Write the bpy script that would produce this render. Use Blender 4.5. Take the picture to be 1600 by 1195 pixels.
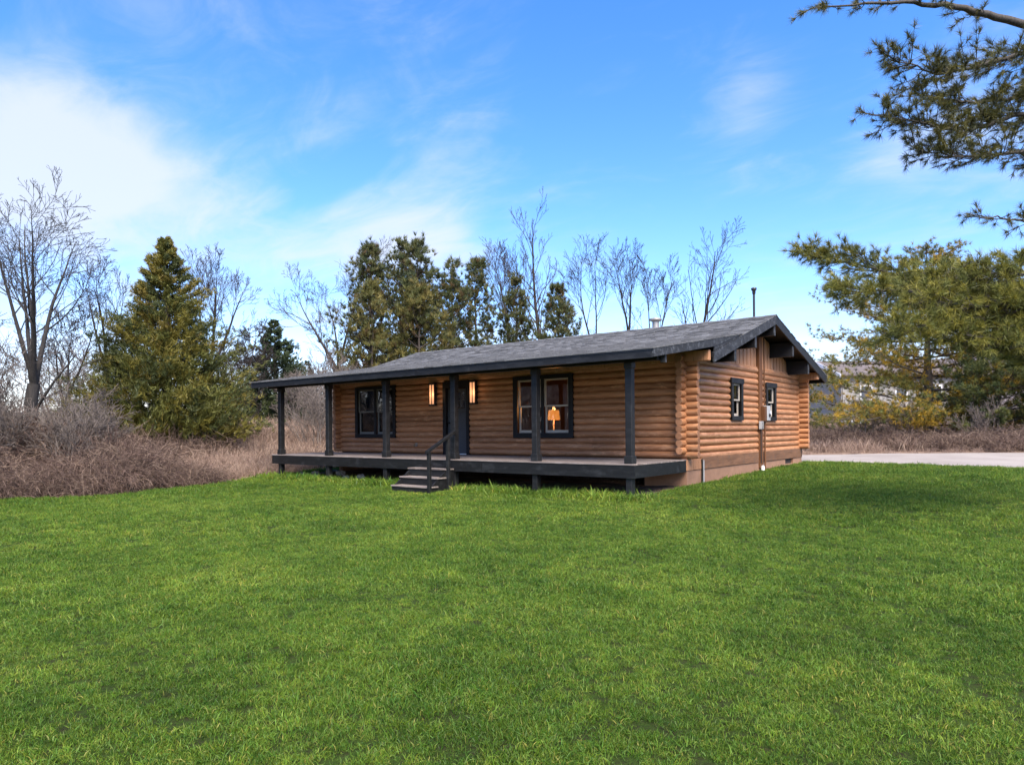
import bpy, math, random
import numpy as np
from mathutils import Matrix, Vector

sc = bpy.context.scene
for o in list(bpy.data.objects):
    bpy.data.objects.remove(o)

# ------------------------------------------------------------------ camera
CAM = np.array((20.538, -13.345, 0.7675))
R_ = Vector((0.78159661, 0.62372469, -0.00861684))
U_ = Vector((0.00673515, 0.00537474, 0.99996287))
F_ = Vector((-0.62374785, 0.78162563, 0.0))
cd = bpy.data.cameras.new('camera')
cd.sensor_width = 36.0
cd.lens = 24.7375
cd.shift_y = 72.83 / 1600.0
cd.clip_start = 0.05
cd.clip_end = 4000.0
cam = bpy.data.objects.new('camera', cd)
sc.collection.objects.link(cam)
mw = Matrix.Identity(4)
for i in range(3):
    mw[i][0], mw[i][1], mw[i][2], mw[i][3] = R_[i], U_[i], -F_[i], CAM[i]
cam.matrix_world = mw
sc.camera = cam

# ------------------------------------------------------------------ sky and sun
SUN_TO = Vector((0.66, -0.52, 0.98)).normalized()
SUN_EL = math.asin(SUN_TO.z)
SUN_ROT = math.atan2(SUN_TO.x, SUN_TO.y)
wd = bpy.data.worlds.new('World')
sc.world = wd
wd.use_nodes = True
wn, wl = wd.node_tree.nodes, wd.node_tree.links
wn.clear()


def wnode(t, **k):
    n = wn.new(t)
    for a, b in k.items():
        setattr(n, a, b)
    return n


def wmath(op, a, b=None, c=None):
    n = wnode('ShaderNodeMath', operation=op)
    for i, x in enumerate((a, b, c)):
        if x is None:
            continue
        if isinstance(x, (int, float)):
            n.inputs[i].default_value = x
        else:
            wl.new(x, n.inputs[i])
    return n.outputs[0]


sky = wnode('ShaderNodeTexSky', sky_type='NISHITA')
sky.sun_disc = False
sky.sun_elevation = SUN_EL
sky.sun_rotation = SUN_ROT
sky.air_density = 1.0
sky.dust_density = 0.6
sky.ozone_density = 2.2
hs = wnode('ShaderNodeHueSaturation')
hs.inputs['Saturation'].default_value = 1.33
hs.inputs['Value'].default_value = 1.28
wl.new(sky.outputs[0], hs.inputs['Color'])
tc = wnode('ShaderNodeTexCoord')
sep = wnode('ShaderNodeSeparateXYZ')
wl.new(tc.outputs['Generated'], sep.inputs[0])
zz = wmath('ADD', wmath('MAXIMUM', sep.outputs[2], 0.0), 0.16)
comb = wnode('ShaderNodeCombineXYZ')
wl.new(wmath('DIVIDE', sep.outputs[0], zz), comb.inputs[0])
wl.new(wmath('DIVIDE', sep.outputs[1], zz), comb.inputs[1])
mp = wnode('ShaderNodeMapping')
mp.inputs['Rotation'].default_value = (0, 0, math.radians(25))
mp.inputs['Scale'].default_value = (0.75, 1.25, 1.0)
wl.new(comb.outputs[0], mp.inputs[0])
nz = wnode('ShaderNodeTexNoise')
nz.inputs['Scale'].default_value = 1.5
nz.inputs['Detail'].default_value = 9.0
nz.inputs['Roughness'].default_value = 0.56
nz.inputs['Distortion'].default_value = 0.5
wl.new(mp.outputs[0], nz.inputs[0])
nz2 = wnode('ShaderNodeTexNoise')
nz2.inputs['Scale'].default_value = 4.2
nz2.inputs['Detail'].default_value = 8.0
nz2.inputs['Roughness'].default_value = 0.6
nz2.inputs['Distortion'].default_value = 1.2
wl.new(mp.outputs[0], nz2.inputs[0])
# where the cloud banks lie on the sky: direction, radius, amount
cov = None
for d, rad, amt in (((-0.939, 0.177, 0.295), 0.12, 0.4),
                    ((-0.91, 0.264, 0.318), 0.08, 0.46),
                    ((-0.899, 0.317, 0.302), 0.075, 0.46),
                    ((-0.876, 0.385, 0.289), 0.07, 0.46),
                    ((-0.842, 0.463, 0.278), 0.065, 0.44),
                    ((-0.806, 0.522, 0.28), 0.05, 0.3),
                    ((-0.752, 0.614, 0.239), 0.065, 0.44),
                    ((-0.704, 0.662, 0.258), 0.055, 0.54),
                    ((-0.66, 0.705, 0.259), 0.045, 0.42),
                    ((-0.751, 0.533, 0.389), 0.05, 0.08),
                    ((-0.307, 0.854, 0.42), 0.06, 0.24),
                    ((-0.327, 0.864, 0.382), 0.05, 0.2),
                    ((-0.169, 0.938, 0.302), 0.05, 0.16),
                    ((-0.097, 0.928, 0.36), 0.07, 0.2),
                    ((-0.936, 0.296, 0.19), 0.14, 0.16)):
    vm = wnode('ShaderNodeVectorMath', operation='DISTANCE')
    wl.new(tc.outputs['Generated'], vm.inputs[0])
    vm.inputs[1].default_value = Vector(d).normalized()
    e = wmath('MULTIPLY', wmath('EXPONENT', wmath('MULTIPLY', wmath('POWER', wmath('DIVIDE', vm.outputs['Value'], rad), 2.0), -1.0)), amt)
    cov = e if cov is None else wmath('ADD', cov, e)
low = wmath('MULTIPLY', wmath('EXPONENT', wmath('MULTIPLY', wmath('MAXIMUM', sep.outputs[2], 0.0), -6.5)), 0.62)
cov = wmath('ADD', cov, low)
dens = wmath('ADD', wmath('MULTIPLY', wmath('SUBTRACT', nz.outputs['Fac'], 0.5), 1.5),
             wmath('MULTIPLY', wmath('SUBTRACT', nz2.outputs['Fac'], 0.5), 0.7))
dens = wmath('ADD', dens, cov)
mr = wnode('ShaderNodeMapRange', interpolation_type='SMOOTHSTEP')
mr.inputs['From Min'].default_value = 0.02
mr.inputs['From Max'].default_value = 0.95
mr.inputs['To Max'].default_value = 0.82
wl.new(dens, mr.inputs['Value'])
mix = wnode('ShaderNodeMix', data_type='RGBA')
wl.new(mr.outputs[0], mix.inputs[0])
tint = wnode('ShaderNodeMix', data_type='RGBA', blend_type='MULTIPLY')
tint.inputs[0].default_value = 1.0
tint.inputs[7].default_value = (1.03, 0.905, 1.04, 1)
wl.new(hs.outputs[0], tint.inputs[6])
wl.new(tint.outputs[2], mix.inputs[6])
mix.inputs[7].default_value = (3.55, 3.75, 4.15, 1)
bg = wnode('ShaderNodeBackground')
bg.inputs['Strength'].default_value = 0.108
wl.new(mix.outputs[2], bg.inputs[0])
wo = wnode('ShaderNodeOutputWorld')
wl.new(bg.outputs[0], wo.inputs[0])

sd = bpy.data.lights.new('sun', 'SUN')
sd.energy = 3.8
sd.angle = math.radians(42)
sd.color = (1.0, 0.91, 0.78)
sun = bpy.data.objects.new('sun', sd)
sc.collection.objects.link(sun)
sun.rotation_euler = SUN_TO.to_track_quat('Z', 'Y').to_euler()

sc.view_settings.view_transform = 'Standard'
sc.view_settings.look = 'None'
sc.view_settings.exposure = 1.27
sc.view_settings.gamma = 1.0
sc.view_settings.use_curve_mapping = False
sc.cycles.max_bounces = 8
sc.cycles.transparent_max_bounces = 12
sc.cycles.use_denoising = True

# ------------------------------------------------------------------ materials
M = {}


def newmat(name):
    m = bpy.data.materials.new(name)
    m.use_nodes = True
    nt = m.node_tree
    return m, nt, nt.nodes, nt.links, nt.nodes['Principled BSDF']


def mathn(nt, op, a, b=None):
    n = nt.nodes.new('ShaderNodeMath')
    n.operation = op
    for i, x in enumerate((a, b)):
        if x is None:
            continue
        if isinstance(x, (int, float)):
            n.inputs[i].default_value = x
        else:
            nt.links.new(x, n.inputs[i])
    return n.outputs[0]


def noise(nt, coord, scale, detail=4, rough=0.55, dist=0.0):
    n = nt.nodes.new('ShaderNodeTexNoise')
    n.inputs['Scale'].default_value = scale
    n.inputs['Detail'].default_value = detail
    n.inputs['Roughness'].default_value = rough
    n.inputs['Distortion'].default_value = dist
    if coord is not None:
        nt.links.new(coord, n.inputs['Vector'])
    return n.outputs['Fac']


def ramp(nt, fac, stops, interp='LINEAR'):
    n = nt.nodes.new('ShaderNodeValToRGB')
    n.color_ramp.interpolation = interp
    el = n.color_ramp.elements
    while len(el) < len(stops):
        el.new(0.5)
    for e, (p, c) in zip(el, stops):
        e.position = p
        e.color = (*c, 1) if len(c) == 3 else c
    nt.links.new(fac, n.inputs[0])
    return n.outputs[0]


def mixc(nt, fac, a, b, mode='MIX'):
    n = nt.nodes.new('ShaderNodeMix')
    n.data_type = 'RGBA'
    n.blend_type = mode
    for i, x in ((0, fac), (6, a), (7, b)):
        if isinstance(x, (int, float)):
            n.inputs[i].default_value = x
        elif isinstance(x, tuple):
            n.inputs[i].default_value = (*x, 1)
        else:
            nt.links.new(x, n.inputs[i])
    return n.outputs[2]


def mapping(nt, coord, scale=(1, 1, 1), loc=None):
    n = nt.nodes.new('ShaderNodeMapping')
    n.inputs['Scale'].default_value = scale
    nt.links.new(coord, n.inputs[0])
    if loc is not None:
        nt.links.new(loc, n.inputs['Location'])
    return n.outputs[0]


def bump(nt, bsdf, h, strength=0.4, dist=0.01):
    n = nt.nodes.new('ShaderNodeBump')
    n.inputs['Strength'].default_value = strength
    n.inputs['Distance'].default_value = dist
    nt.links.new(h, n.inputs['Height'])
    nt.links.new(n.outputs[0], bsdf.inputs['Normal'])


def coords(nt, which='Object'):
    return nt.nodes.new('ShaderNodeTexCoord').outputs[which]


def objrand(nt):
    return nt.nodes.new('ShaderNodeObjectInfo').outputs['Random']


def attr(nt, name):
    n = nt.nodes.new('ShaderNodeAttribute')
    n.attribute_name = name
    return n.outputs['Color']


def wood(name, dark, mid, light, rough=0.6, grain=(1.2, 14, 14), knots=True, objspace=True, wear=None, bumps=0.35):
    m, nt, N, L, b = newmat(name)
    c = coords(nt)
    rnd = objrand(nt)
    off = nt.nodes.new('ShaderNodeCombineXYZ')
    for i, k in enumerate((37.0, 11.0, 23.0)):
        L.new(mathn(nt, 'MULTIPLY', rnd, k), off.inputs[i])
    v = mapping(nt, c, grain, off.outputs[0])
    n1 = noise(nt, v, 2.0, 6, 0.6, 0.6)
    col = ramp(nt, n1, [(0.25, dark), (0.5, mid), (0.78, light)])
    v2 = mapping(nt, c, (0.5, 1.3, 1.3), off.outputs[0])
    n2 = noise(nt, v2, 1.7, 4, 0.6)
    col = mixc(nt, mathn(nt, 'MULTIPLY', n2, 0.55), col, tuple(x * 0.55 for x in mid), 'MIX')
    if knots:
        vo = nt.nodes.new('ShaderNodeTexVoronoi')
        vo.inputs['Scale'].default_value = 2.6
        L.new(mapping(nt, c, (0.55, 1.6, 1.6), off.outputs[0]), vo.inputs['Vector'])
        k = ramp(nt, vo.outputs['Distance'], [(0.03, (1, 1, 1)), (0.10, (0, 0, 0))])
        col = mixc(nt, mathn(nt, 'MULTIPLY', k, 0.7), col, tuple(x * 0.3 for x in dark))
    tone = ramp(nt, rnd, [(0.0, (0.72, 0.70, 0.68)), (0.5, (0.95, 0.95, 0.95)), (1.0, (1.16, 1.14, 1.10))])
    col = mixc(nt, 1.0, col, tone, 'MULTIPLY')
    if wear:
        n3 = noise(nt, mapping(nt, c, (0.8, 2.0, 2.0), off.outputs[0]), 3.2, 6, 0.7)
        col = mixc(nt, ramp(nt, n3, [(0.52, (0, 0, 0)), (0.68, (1, 1, 1))]), col, wear)
    if knots:
        n4 = noise(nt, mapping(nt, c, (0.7, 22, 22) if grain[0] < 2 else ((22, 22, 0.7) if grain[2] < 2 else (22, 0.7, 22)), off.outputs[0]), 1.6, 3, 0.5)
        col = mixc(nt, mathn(nt, 'MULTIPLY', ramp(nt, n4, [(0.655, (0, 0, 0)), (0.70, (1, 1, 1))]), 0.65), col, tuple(x * 0.22 for x in dark))
    L.new(col, b.inputs['Base Color'])
    b.inputs['Roughness'].default_value = rough
    b.inputs['Specular IOR Level'].default_value = 0.35
    bump(nt, b, n1, bumps, 0.006)
    M[name] = m


wood('log_wood', (0.32, 0.138, 0.062), (0.47, 0.218, 0.102), (0.62, 0.325, 0.168), 0.42, (1.0, 12, 12), wear=(0.56, 0.30, 0.16))
wood('log_end', (0.28, 0.13, 0.065), (0.39, 0.19, 0.10), (0.5, 0.27, 0.15), 0.7, (9, 9, 9), knots=False)
wood('tan_board', (0.36, 0.17, 0.085), (0.48, 0.24, 0.125), (0.58, 0.31, 0.17), 0.65, (8, 8, 1.2), knots=True)
wood('skirt_wood', (0.10, 0.05, 0.026), (0.21, 0.105, 0.055), (0.32, 0.165, 0.09), 0.75, (9, 1.0, 9), wear=(0.13, 0.08, 0.055))
wood('brown_post', (0.10, 0.04, 0.015), (0.17, 0.07, 0.026), (0.22, 0.10, 0.04), 0.6, (9, 9, 1))
wood('charcoal_paint', (0.007, 0.007, 0.008), (0.0125, 0.0128, 0.0135), (0.024, 0.0245, 0.026), 0.5, (1.0, 9, 9), knots=False, wear=(0.026, 0.0265, 0.028), bumps=0.5)
wood('black_paint', (0.006, 0.006, 0.007), (0.010, 0.010, 0.012), (0.016, 0.016, 0.018), 0.5, (2, 9, 9), knots=False, bumps=0.15)
wood('weathered_charcoal', (0.018, 0.019, 0.021), (0.032, 0.034, 0.038), (0.065, 0.069, 0.077), 0.7, (3, 1.0, 9), knots=False, wear=(0.105, 0.112, 0.125))
wood('deck_wood', (0.14, 0.112, 0.098), (0.225, 0.185, 0.165), (0.34, 0.295, 0.27), 0.7, (1.0, 10, 10), knots=False, wear=(0.32, 0.27, 0.24))
wood('interior_wood', (0.10, 0.045, 0.02), (0.17, 0.08, 0.035), (0.24, 0.12, 0.055), 0.5, (9, 9, 1), knots=False)


def plain(name, col, rough=0.5, metal=0.0, var=0.25, scale=6, emit=None, estr=0.0, bumps=0.1):
    m, nt, N, L, b = newmat(name)
    n1 = noise(nt, coords(nt), scale, 5, 0.6)
    c = ramp(nt, n1, [(0.3, tuple(x * (1 - var) for x in col)), (0.7, tuple(min(1, x * (1 + var)) for x in col))])
    L.new(c, b.inputs['Base Color'])
    b.inputs['Roughness'].default_value = rough
    b.inputs['Metallic'].default_value = metal
    if bumps:
        bump(nt, b, n1, bumps, 0.004)
    if emit:
        b.inputs['Emission Color'].default_value = (*emit, 1)
        b.inputs['Emission Strength'].default_value = estr
    M[name] = m


plain('beige_vinyl', (0.46, 0.40, 0.33), 0.45, var=0.06)
plain('grey_vinyl', (0.16, 0.155, 0.14), 0.45, var=0.08)
plain('door_paint', (0.052, 0.057, 0.064), 0.4, var=0.1)
plain('white_plastic', (0.72, 0.72, 0.70), 0.45, var=0.05)
plain('meter_grey', (0.36, 0.37, 0.38), 0.45, var=0.06)
plain('dark_metal', (0.05, 0.05, 0.055), 0.4, 0.6, var=0.15)
plain('galvanised', (0.34, 0.32, 0.29), 0.45, 0.5, var=0.25, scale=14)
plain('brass', (0.35, 0.24, 0.10), 0.35, 0.8, var=0.15)
plain('concrete', (0.34, 0.265, 0.215), 0.9, var=0.22, scale=3.5, bumps=0.5)
plain('block_paint', (0.30, 0.165, 0.10), 0.85, var=0.16, scale=3.0, bumps=0.4)
plain('cable_black', (0.01, 0.01, 0.01), 0.5)
plain('curtain_cloth', (0.30, 0.29, 0.27), 0.85, var=0.08, scale=20)
plain('wall_plaster', (0.30, 0.26, 0.21), 0.85, var=0.05)
plain('dark_room', (0.045, 0.035, 0.03), 0.8, var=0.2)
plain('far_siding', (0.27, 0.255, 0.235), 0.7, var=0.06)
plain('far_tan', (0.26, 0.22, 0.17), 0.7, var=0.06)
plain('far_roof', (0.13, 0.105, 0.095), 0.9, var=0.35, scale=2.5)
plain('far_white', (0.78, 0.78, 0.78), 0.5, var=0.03)
plain('far_glass', (0.05, 0.06, 0.08), 0.1, var=0.1)
plain('snow', (0.82, 0.84, 0.88), 0.7, var=0.06, scale=2, bumps=0.4)
plain('stone', (0.33, 0.28, 0.24), 0.9, var=0.3, scale=6, bumps=0.6)
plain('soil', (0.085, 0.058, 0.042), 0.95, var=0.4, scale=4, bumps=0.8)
plain('sconce_glass', (0.8, 0.55, 0.4), 0.4, var=0.02, emit=(1.0, 0.44, 0.20), estr=0.30)
plain('lamp_shade', (0.8, 0.45, 0.15), 0.6, var=0.02, emit=(1.0, 0.30, 0.04), estr=0.6)

# glass
m, nt, N, L, b = newmat('window_glass')
N.remove(b)
fr = N.new('ShaderNodeFresnel')
fr.inputs['IOR'].default_value = 1.55
gl = N.new('ShaderNodeBsdfGlossy')
gl.inputs['Roughness'].default_value = 0.015
gl.inputs['Color'].default_value = (0.95, 0.97, 1, 1)
tr = N.new('ShaderNodeBsdfTransparent')
tr.inputs['Color'].default_value = (0.80, 0.82, 0.82, 1)
mx = N.new('ShaderNodeMixShader')
gain = mathn(nt, 'MINIMUM', mathn(nt, 'ADD', mathn(nt, 'MULTIPLY', fr.outputs[0], 1.6), 0.06), 1.0)
L.new(gain, mx.inputs[0])
L.new(tr.outputs[0], mx.inputs[1])
L.new(gl.outputs[0], mx.inputs[2])
nb = N.new('ShaderNodeBump')
nb.inputs['Strength'].default_value = 0.06
L.new(noise(nt, coords(nt), 2.5, 2), nb.inputs['Height'])
L.new(nb.outputs[0], gl.inputs['Normal'])
L.new(mx.outputs[0], N['Material Output'].inputs[0])
M['window_glass'] = m

# shingles: tone attribute per tab
m, nt, N, L, b = newmat('shingles')
c = coords(nt)
t = attr(nt, 'Col')
g = noise(nt, c, 90, 3, 0.7)
col = mixc(nt, 1.0, t, ramp(nt, g, [(0.3, (0.6, 0.6, 0.6)), (0.7, (1.35, 1.35, 1.35))]), 'MULTIPLY')
st = noise(nt, mapping(nt, c, (1.5, 0.35, 1)), 1.2, 5, 0.65)
col = mixc(nt, mathn(nt, 'MULTIPLY', ramp(nt, st, [(0.4, (0, 0, 0)), (0.75, (1, 1, 1))]), 0.45), col, (0.10, 0.10, 0.10))
L.new(col, b.inputs['Base Color'])
b.inputs['Roughness'].default_value = 0.9
bump(nt, b, g, 0.5, 0.004)
M['shingles'] = m


def foliage(name, rough=0.55, trans=0.25, hue=None):
    """leaf colour comes from the per-face Col attribute (species and age of the leaf)"""
    m, nt, N, L, b = newmat(name)
    col = attr(nt, 'Col')
    L.new(col, b.inputs['Base Color'])
    b.inputs['Roughness'].default_value = rough
    b.inputs['Specular IOR Level'].default_value = 0.3
    tl = N.new('ShaderNodeBsdfTranslucent')
    L.new(col, tl.inputs['Color'])
    mx = N.new('ShaderNodeMixShader')
    mx.inputs[0].default_value = trans
    L.new(b.outputs[0], mx.inputs[1])
    L.new(tl.outputs[0], mx.inputs[2])
    L.new(mx.outputs[0], N['Material Output'].inputs[0])
    M[name] = m


foliage('needles', 0.5, 0.22)
foliage('dry_stems', 0.8, 0.12)


def bark(name, a, b_, scale=5):
    m, nt, N, L, b = newmat(name)
    c = coords(nt)
    n1 = noise(nt, mapping(nt, c, (3, 3, 0.5)), scale, 6, 0.7)
    col = ramp(nt, n1, [(0.3, a), (0.7, b_)])
    L.new(col, b.inputs['Base Color'])
    b.inputs['Roughness'].default_value = 0.9
    bump(nt, b, n1, 0.8, 0.02)
    M[name] = m


bark('bark_grey', (0.020, 0.018, 0.016), (0.060, 0.052, 0.046))
bark('bark_dark', (0.012, 0.009, 0.007), (0.034, 0.025, 0.020))
bark('bark_pink', (0.022, 0.016, 0.013), (0.055, 0.040, 0.033))
bark('twig_grey', (0.085, 0.068, 0.058), (0.19, 0.155, 0.13))
bark('bark_pine', (0.035, 0.027, 0.022), (0.095, 0.075, 0.06))
bark('bark_near', (0.03, 0.026, 0.022), (0.10, 0.085, 0.07), 12)

# grass: position based tone so that drifts cross many tufts
m, nt, N, L, b = newmat('grass')
geo = N.new('ShaderNodeNewGeometry')
P = geo.outputs['Position']
oi = objrand(nt)
n1 = noise(nt, P, 0.42, 4, 0.6, 0.4)
n2 = noise(nt, P, 2.3, 4, 0.6)
vcol = attr(nt, 'Col')
tone = ramp(nt, n1, [(0.30, (0.076, 0.150, 0.018)), (0.5, (0.116, 0.206, 0.025)), (0.70, (0.164, 0.254, 0.035))])
tone = mixc(nt, 1.0, tone, ramp(nt, n2, [(0.30, (0.62, 0.68, 0.62)), (0.70, (1.22, 1.16, 1.16))]), 'MULTIPLY')
tone = mixc(nt, 1.0, tone, vcol, 'MULTIPLY')
tone = mixc(nt, 1.0, tone, ramp(nt, oi, [(0.0, (0.62, 0.76, 0.7)), (1.0, (1.36, 1.18, 1.0))]), 'MULTIPLY')
L.new(tone, b.inputs['Base Color'])
b.inputs['Roughness'].default_value = 0.5
b.inputs['Specular IOR Level'].default_value = 0.28
tl = N.new('ShaderNodeBsdfTranslucent')
L.new(tone, tl.inputs['Color'])
mx = N.new('ShaderNodeMixShader')
mx.inputs[0].default_value = 0.35
L.new(b.outputs[0], mx.inputs[1])
L.new(tl.outputs[0], mx.inputs[2])
L.new(mx.outputs[0], N['Material Output'].inputs[0])
M['grass'] = m

m, nt, N, L, b = newmat('lawn_soil')
c = coords(nt)
n1 = noise(nt, c, 0.42, 4, 0.6, 0.4)
n2 = noise(nt, c, 14, 6, 0.75)
col = ramp(nt, n1, [(0.28, (0.026, 0.054, 0.007)), (0.72, (0.052, 0.086, 0.012))])
col = mixc(nt, ramp(nt, n2, [(0.4, (0, 0, 0)), (0.65, (1, 1, 1))]), col, (0.030, 0.028, 0.012))
L.new(col, b.inputs['Base Color'])
b.inputs['Roughness'].default_value = 1.0
b.inputs['Specular IOR Level'].default_value = 0.1
bump(nt, b, n2, 1.0, 0.04)
M['lawn_soil'] = m

m, nt, N, L, b = newmat('dry_ground')
c = coords(nt)
n1 = noise(nt, c, 0.25, 6, 0.65, 0.5)
n2 = noise(nt, c, 5, 8, 0.75)
col = ramp(nt, n1, [(0.3, (0.15, 0.10, 0.075)), (0.5, (0.23, 0.16, 0.12)), (0.7, (0.30, 0.215, 0.16))])
col = mixc(nt, 1.0, col, ramp(nt, n2, [(0.3, (0.55, 0.53, 0.5)), (0.7, (1.3, 1.28, 1.22))]), 'MULTIPLY')
L.new(col, b.inputs['Base Color'])
b.inputs['Roughness'].default_value = 1.0
b.inputs['Specular IOR Level'].default_value = 0.1
bump(nt, b, n2, 1.0, 0.08)
M['dry_ground'] = m

m, nt, N, L, b = newmat('driveway')
c = coords(nt)
n1 = noise(nt, c, 0.5, 5, 0.6)
n2 = noise(nt, c, 45, 6, 0.8)
col = ramp(nt, n1, [(0.3, (0.26, 0.225, 0.195)), (0.7, (0.37, 0.325, 0.285))])
col = mixc(nt, 1.0, col, ramp(nt, n2, [(0.3, (0.75, 0.74, 0.73)), (0.7, (1.15, 1.14, 1.13))]), 'MULTIPLY')
L.new(col, b.inputs['Base Color'])
b.inputs['Roughness'].default_value = 0.95
bump(nt, b, n2, 0.7, 0.01)
M['driveway'] = m

m, nt, N, L, b = newmat('hill_woods')
c = coords(nt)
n1 = noise(nt, c, 0.08, 8, 0.75)
col = ramp(nt, n1, [(0.3, (0.10, 0.085, 0.085)), (0.7, (0.20, 0.16, 0.15))])
L.new(col, b.inputs['Base Color'])
b.inputs['Roughness'].default_value = 1.0
bump(nt, b, n1, 1.0, 2.0)
M['hill_woods'] = m

# ------------------------------------------------------------------ mesh helpers
W = {}


class MB:
    def __init__(self):
        self.v, self.p, self.c, self.n, self.t = [], [], [], 0, {}

    def add(self, verts, polys, col=None):
        verts = np.asarray(verts, float).reshape(-1, 3)
        polys = np.asarray(polys, int)
        self.v.append(verts)
        self.p.append(polys + self.n)
        if col is not None:
            col = np.asarray(col, float)
            self.c.append(np.broadcast_to(col, (len(verts), 3)) if col.ndim == 1 else col)
        self.n += len(verts)

    def box(self, x0, x1, y0, y1, z0, z1, col=None):
        v = [(x, y, z) for x in (x0, x1) for y in (y0, y1) for z in (z0, z1)]
        f = [(0, 1, 3, 2), (4, 6, 7, 5), (0, 4, 5, 1), (2, 3, 7, 6), (0, 2, 6, 4), (1, 5, 7, 3)]
        self.add(v, f, col)

    def prism_x(self, poly, x0, x1, col=None):
        """(y, z) outline extruded along x"""
        n = len(poly)
        v = [(x0, y, z) for y, z in poly] + [(x1, y, z) for y, z in poly]
        self.add(v, np.array([(i, (i + 1) % n, (i + 1) % n + n, i + n) for i in range(n)]), col)
        if n == 4:
            self.p.append(np.array([(3, 2, 1, 0), (4, 5, 6, 7)]) + self.n - 8)
        else:
            k = [(0, i + 1, i) for i in range(1, n - 1)] + [(n, n + i, n + i + 1) for i in range(1, n - 1)]
            self.p.append(np.array(k) + self.n - 2 * n)

    def tube(self, path, rad, sides=5, col=None):
        path = np.asarray(path, float)
        n = len(path)
        self.t.setdefault((n, sides, col is not None), []).append((path, np.broadcast_to(np.asarray(rad, float), (n,)), col))

    def flush(self):
        """turn the collected centre lines into tubes, all of one size at a time"""
        for (n, sides, hascol), lst in self.t.items():
            P = np.array([a[0] for a in lst])
            Rr = np.array([a[1] for a in lst])
            t = np.gradient(P, axis=1)
            t /= np.linalg.norm(t, axis=2, keepdims=True) + 1e-9
            up = np.abs(t[:, :1, 2:3]) < 0.9
            ref = np.where(up, np.array((0, 0, 1.0)), np.array((1.0, 0, 0)))
            a = np.cross(t, np.broadcast_to(ref, t.shape))
            a /= np.linalg.norm(a, axis=2, keepdims=True) + 1e-9
            b = np.cross(t, a)
            th = np.arange(sides) * 2 * math.pi / sides
            ring = P[:, :, None, :] + Rr[:, :, None, None] * (a[:, :, None, :] * np.cos(th)[:, None] + b[:, :, None, :] * np.sin(th)[:, None])
            i = np.arange(n - 1)[:, None] * sides
            j = np.arange(sides)[None, :]
            k = (j + 1) % sides
            q = np.stack([i + j, i + k, i + k + sides, i + j + sides], -1).reshape(-1, 4)
            m_ = len(lst)
            q = (np.arange(m_)[:, None, None] * (n * sides) + q[None]).reshape(-1, 4)
            col = np.repeat(np.array([a_[2] for a_ in lst], float), n * sides, 0) if hascol else None
            self.add(ring.reshape(-1, 3), q, col)
        self.t = {}

    def mesh(self, name, smooth=False):
        self.flush()
        me = bpy.data.meshes.new(name)
        v = np.concatenate(self.v)
        me.vertices.add(len(v))
        me.vertices.foreach_set('co', v.ravel())
        loops = np.concatenate([p.ravel() for p in self.p])
        tot = np.concatenate([np.full(len(p), p.shape[1]) for p in self.p])
        st = np.concatenate([[0], np.cumsum(tot)[:-1]])
        me.loops.add(len(loops))
        me.loops.foreach_set('vertex_index', loops.astype(np.int32))
        me.polygons.add(len(tot))
        me.polygons.foreach_set('loop_start', st.astype(np.int32))
        me.polygons.foreach_set('use_smooth', np.full(len(tot), bool(smooth)))
        if self.c:
            c = np.concatenate(self.c)
            a = me.color_attributes.new('Col', 'FLOAT_COLOR', 'POINT')
            a.data.foreach_set('color', np.hstack([c, np.ones((len(c), 1))]).ravel().astype(np.float32))
        me.update(calc_edges=True)
        me.validate()
        return me


def link(name, me, mat=None, parent=None, mw=None):
    o = bpy.data.objects.new(name, me)
    sc.collection.objects.link(o)
    mw = Matrix.Identity(4) if mw is None else mw
    if parent is not None:
        o.parent = parent
        o.matrix_parent_inverse = W[parent.name].inverted()
    o.matrix_basis = mw
    W[o.name] = mw
    if mat is not None and me is not None and not me.materials:
        me.materials.append(M[mat])
    return o


def build(mb, name, mat, parent=None, smooth=False):
    return link(name, mb.mesh(name, smooth), mat, parent)


def tag(o, label=None, cat=None, group=None, kind=None):
    for k, v in (('label', label), ('category', cat), ('group', group), ('kind', kind)):
        if v:
            o[k] = v
    return o


def thing(name, loc, label, cat, group=None):
    return tag(link(name, None, None, None, Matrix.Translation(loc)), label, cat, group)


def box(name, mat, parent, x0, x1, y0, y1, z0, z1, bev=0.0):
    mb = MB()
    cx, cy, cz = (x0 + x1) / 2, (y0 + y1) / 2, (z0 + z1) / 2
    mb.box(x0 - cx, x1 - cx, y0 - cy, y1 - cy, z0 - cz, z1 - cz)
    me = mb.mesh(name)
    o = link(name, me, mat, parent, Matrix.Translation((cx, cy, cz)))
    if bev:
        md = o.modifiers.new('bevel', 'BEVEL')
        md.width = bev
        md.segments = 1
    return o


# ------------------------------------------------------------------ ground
def sstep(t):
    t = np.clip(t, 0, 1)
    return t * t * (3 - 2 * t)


GY = [-2000, -40, -13, -3, -1, 0, 2.6, 8, 12, 16, 28, 60, 90, 3000]
GZ = [-1.2, -1.0, -0.90, -0.88, -0.85, -0.76, -0.67, -0.55, -0.495, -0.46, -0.20, 1.5, 2.6, 2.6]


def gz(x, y):
    x, y = np.asarray(x, float), np.asarray(y, float)
    z = sum(np.interp(y + d, GY, GZ) for d in (-0.6, -0.3, 0, 0.3, 0.6)) / 5
    z = z + 1.05 * sstep((-1.5 - x) / 15.0) * (1 - 0.6 * sstep((y - 14) / 20))
    # the site is level on the camera side of the bank, with small hollows
    z = z + 0.035 * np.sin(x * 0.55 + 1.3) * np.cos(y * 0.47) * sstep((-y - 0.5) / 3)
    return z


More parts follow.
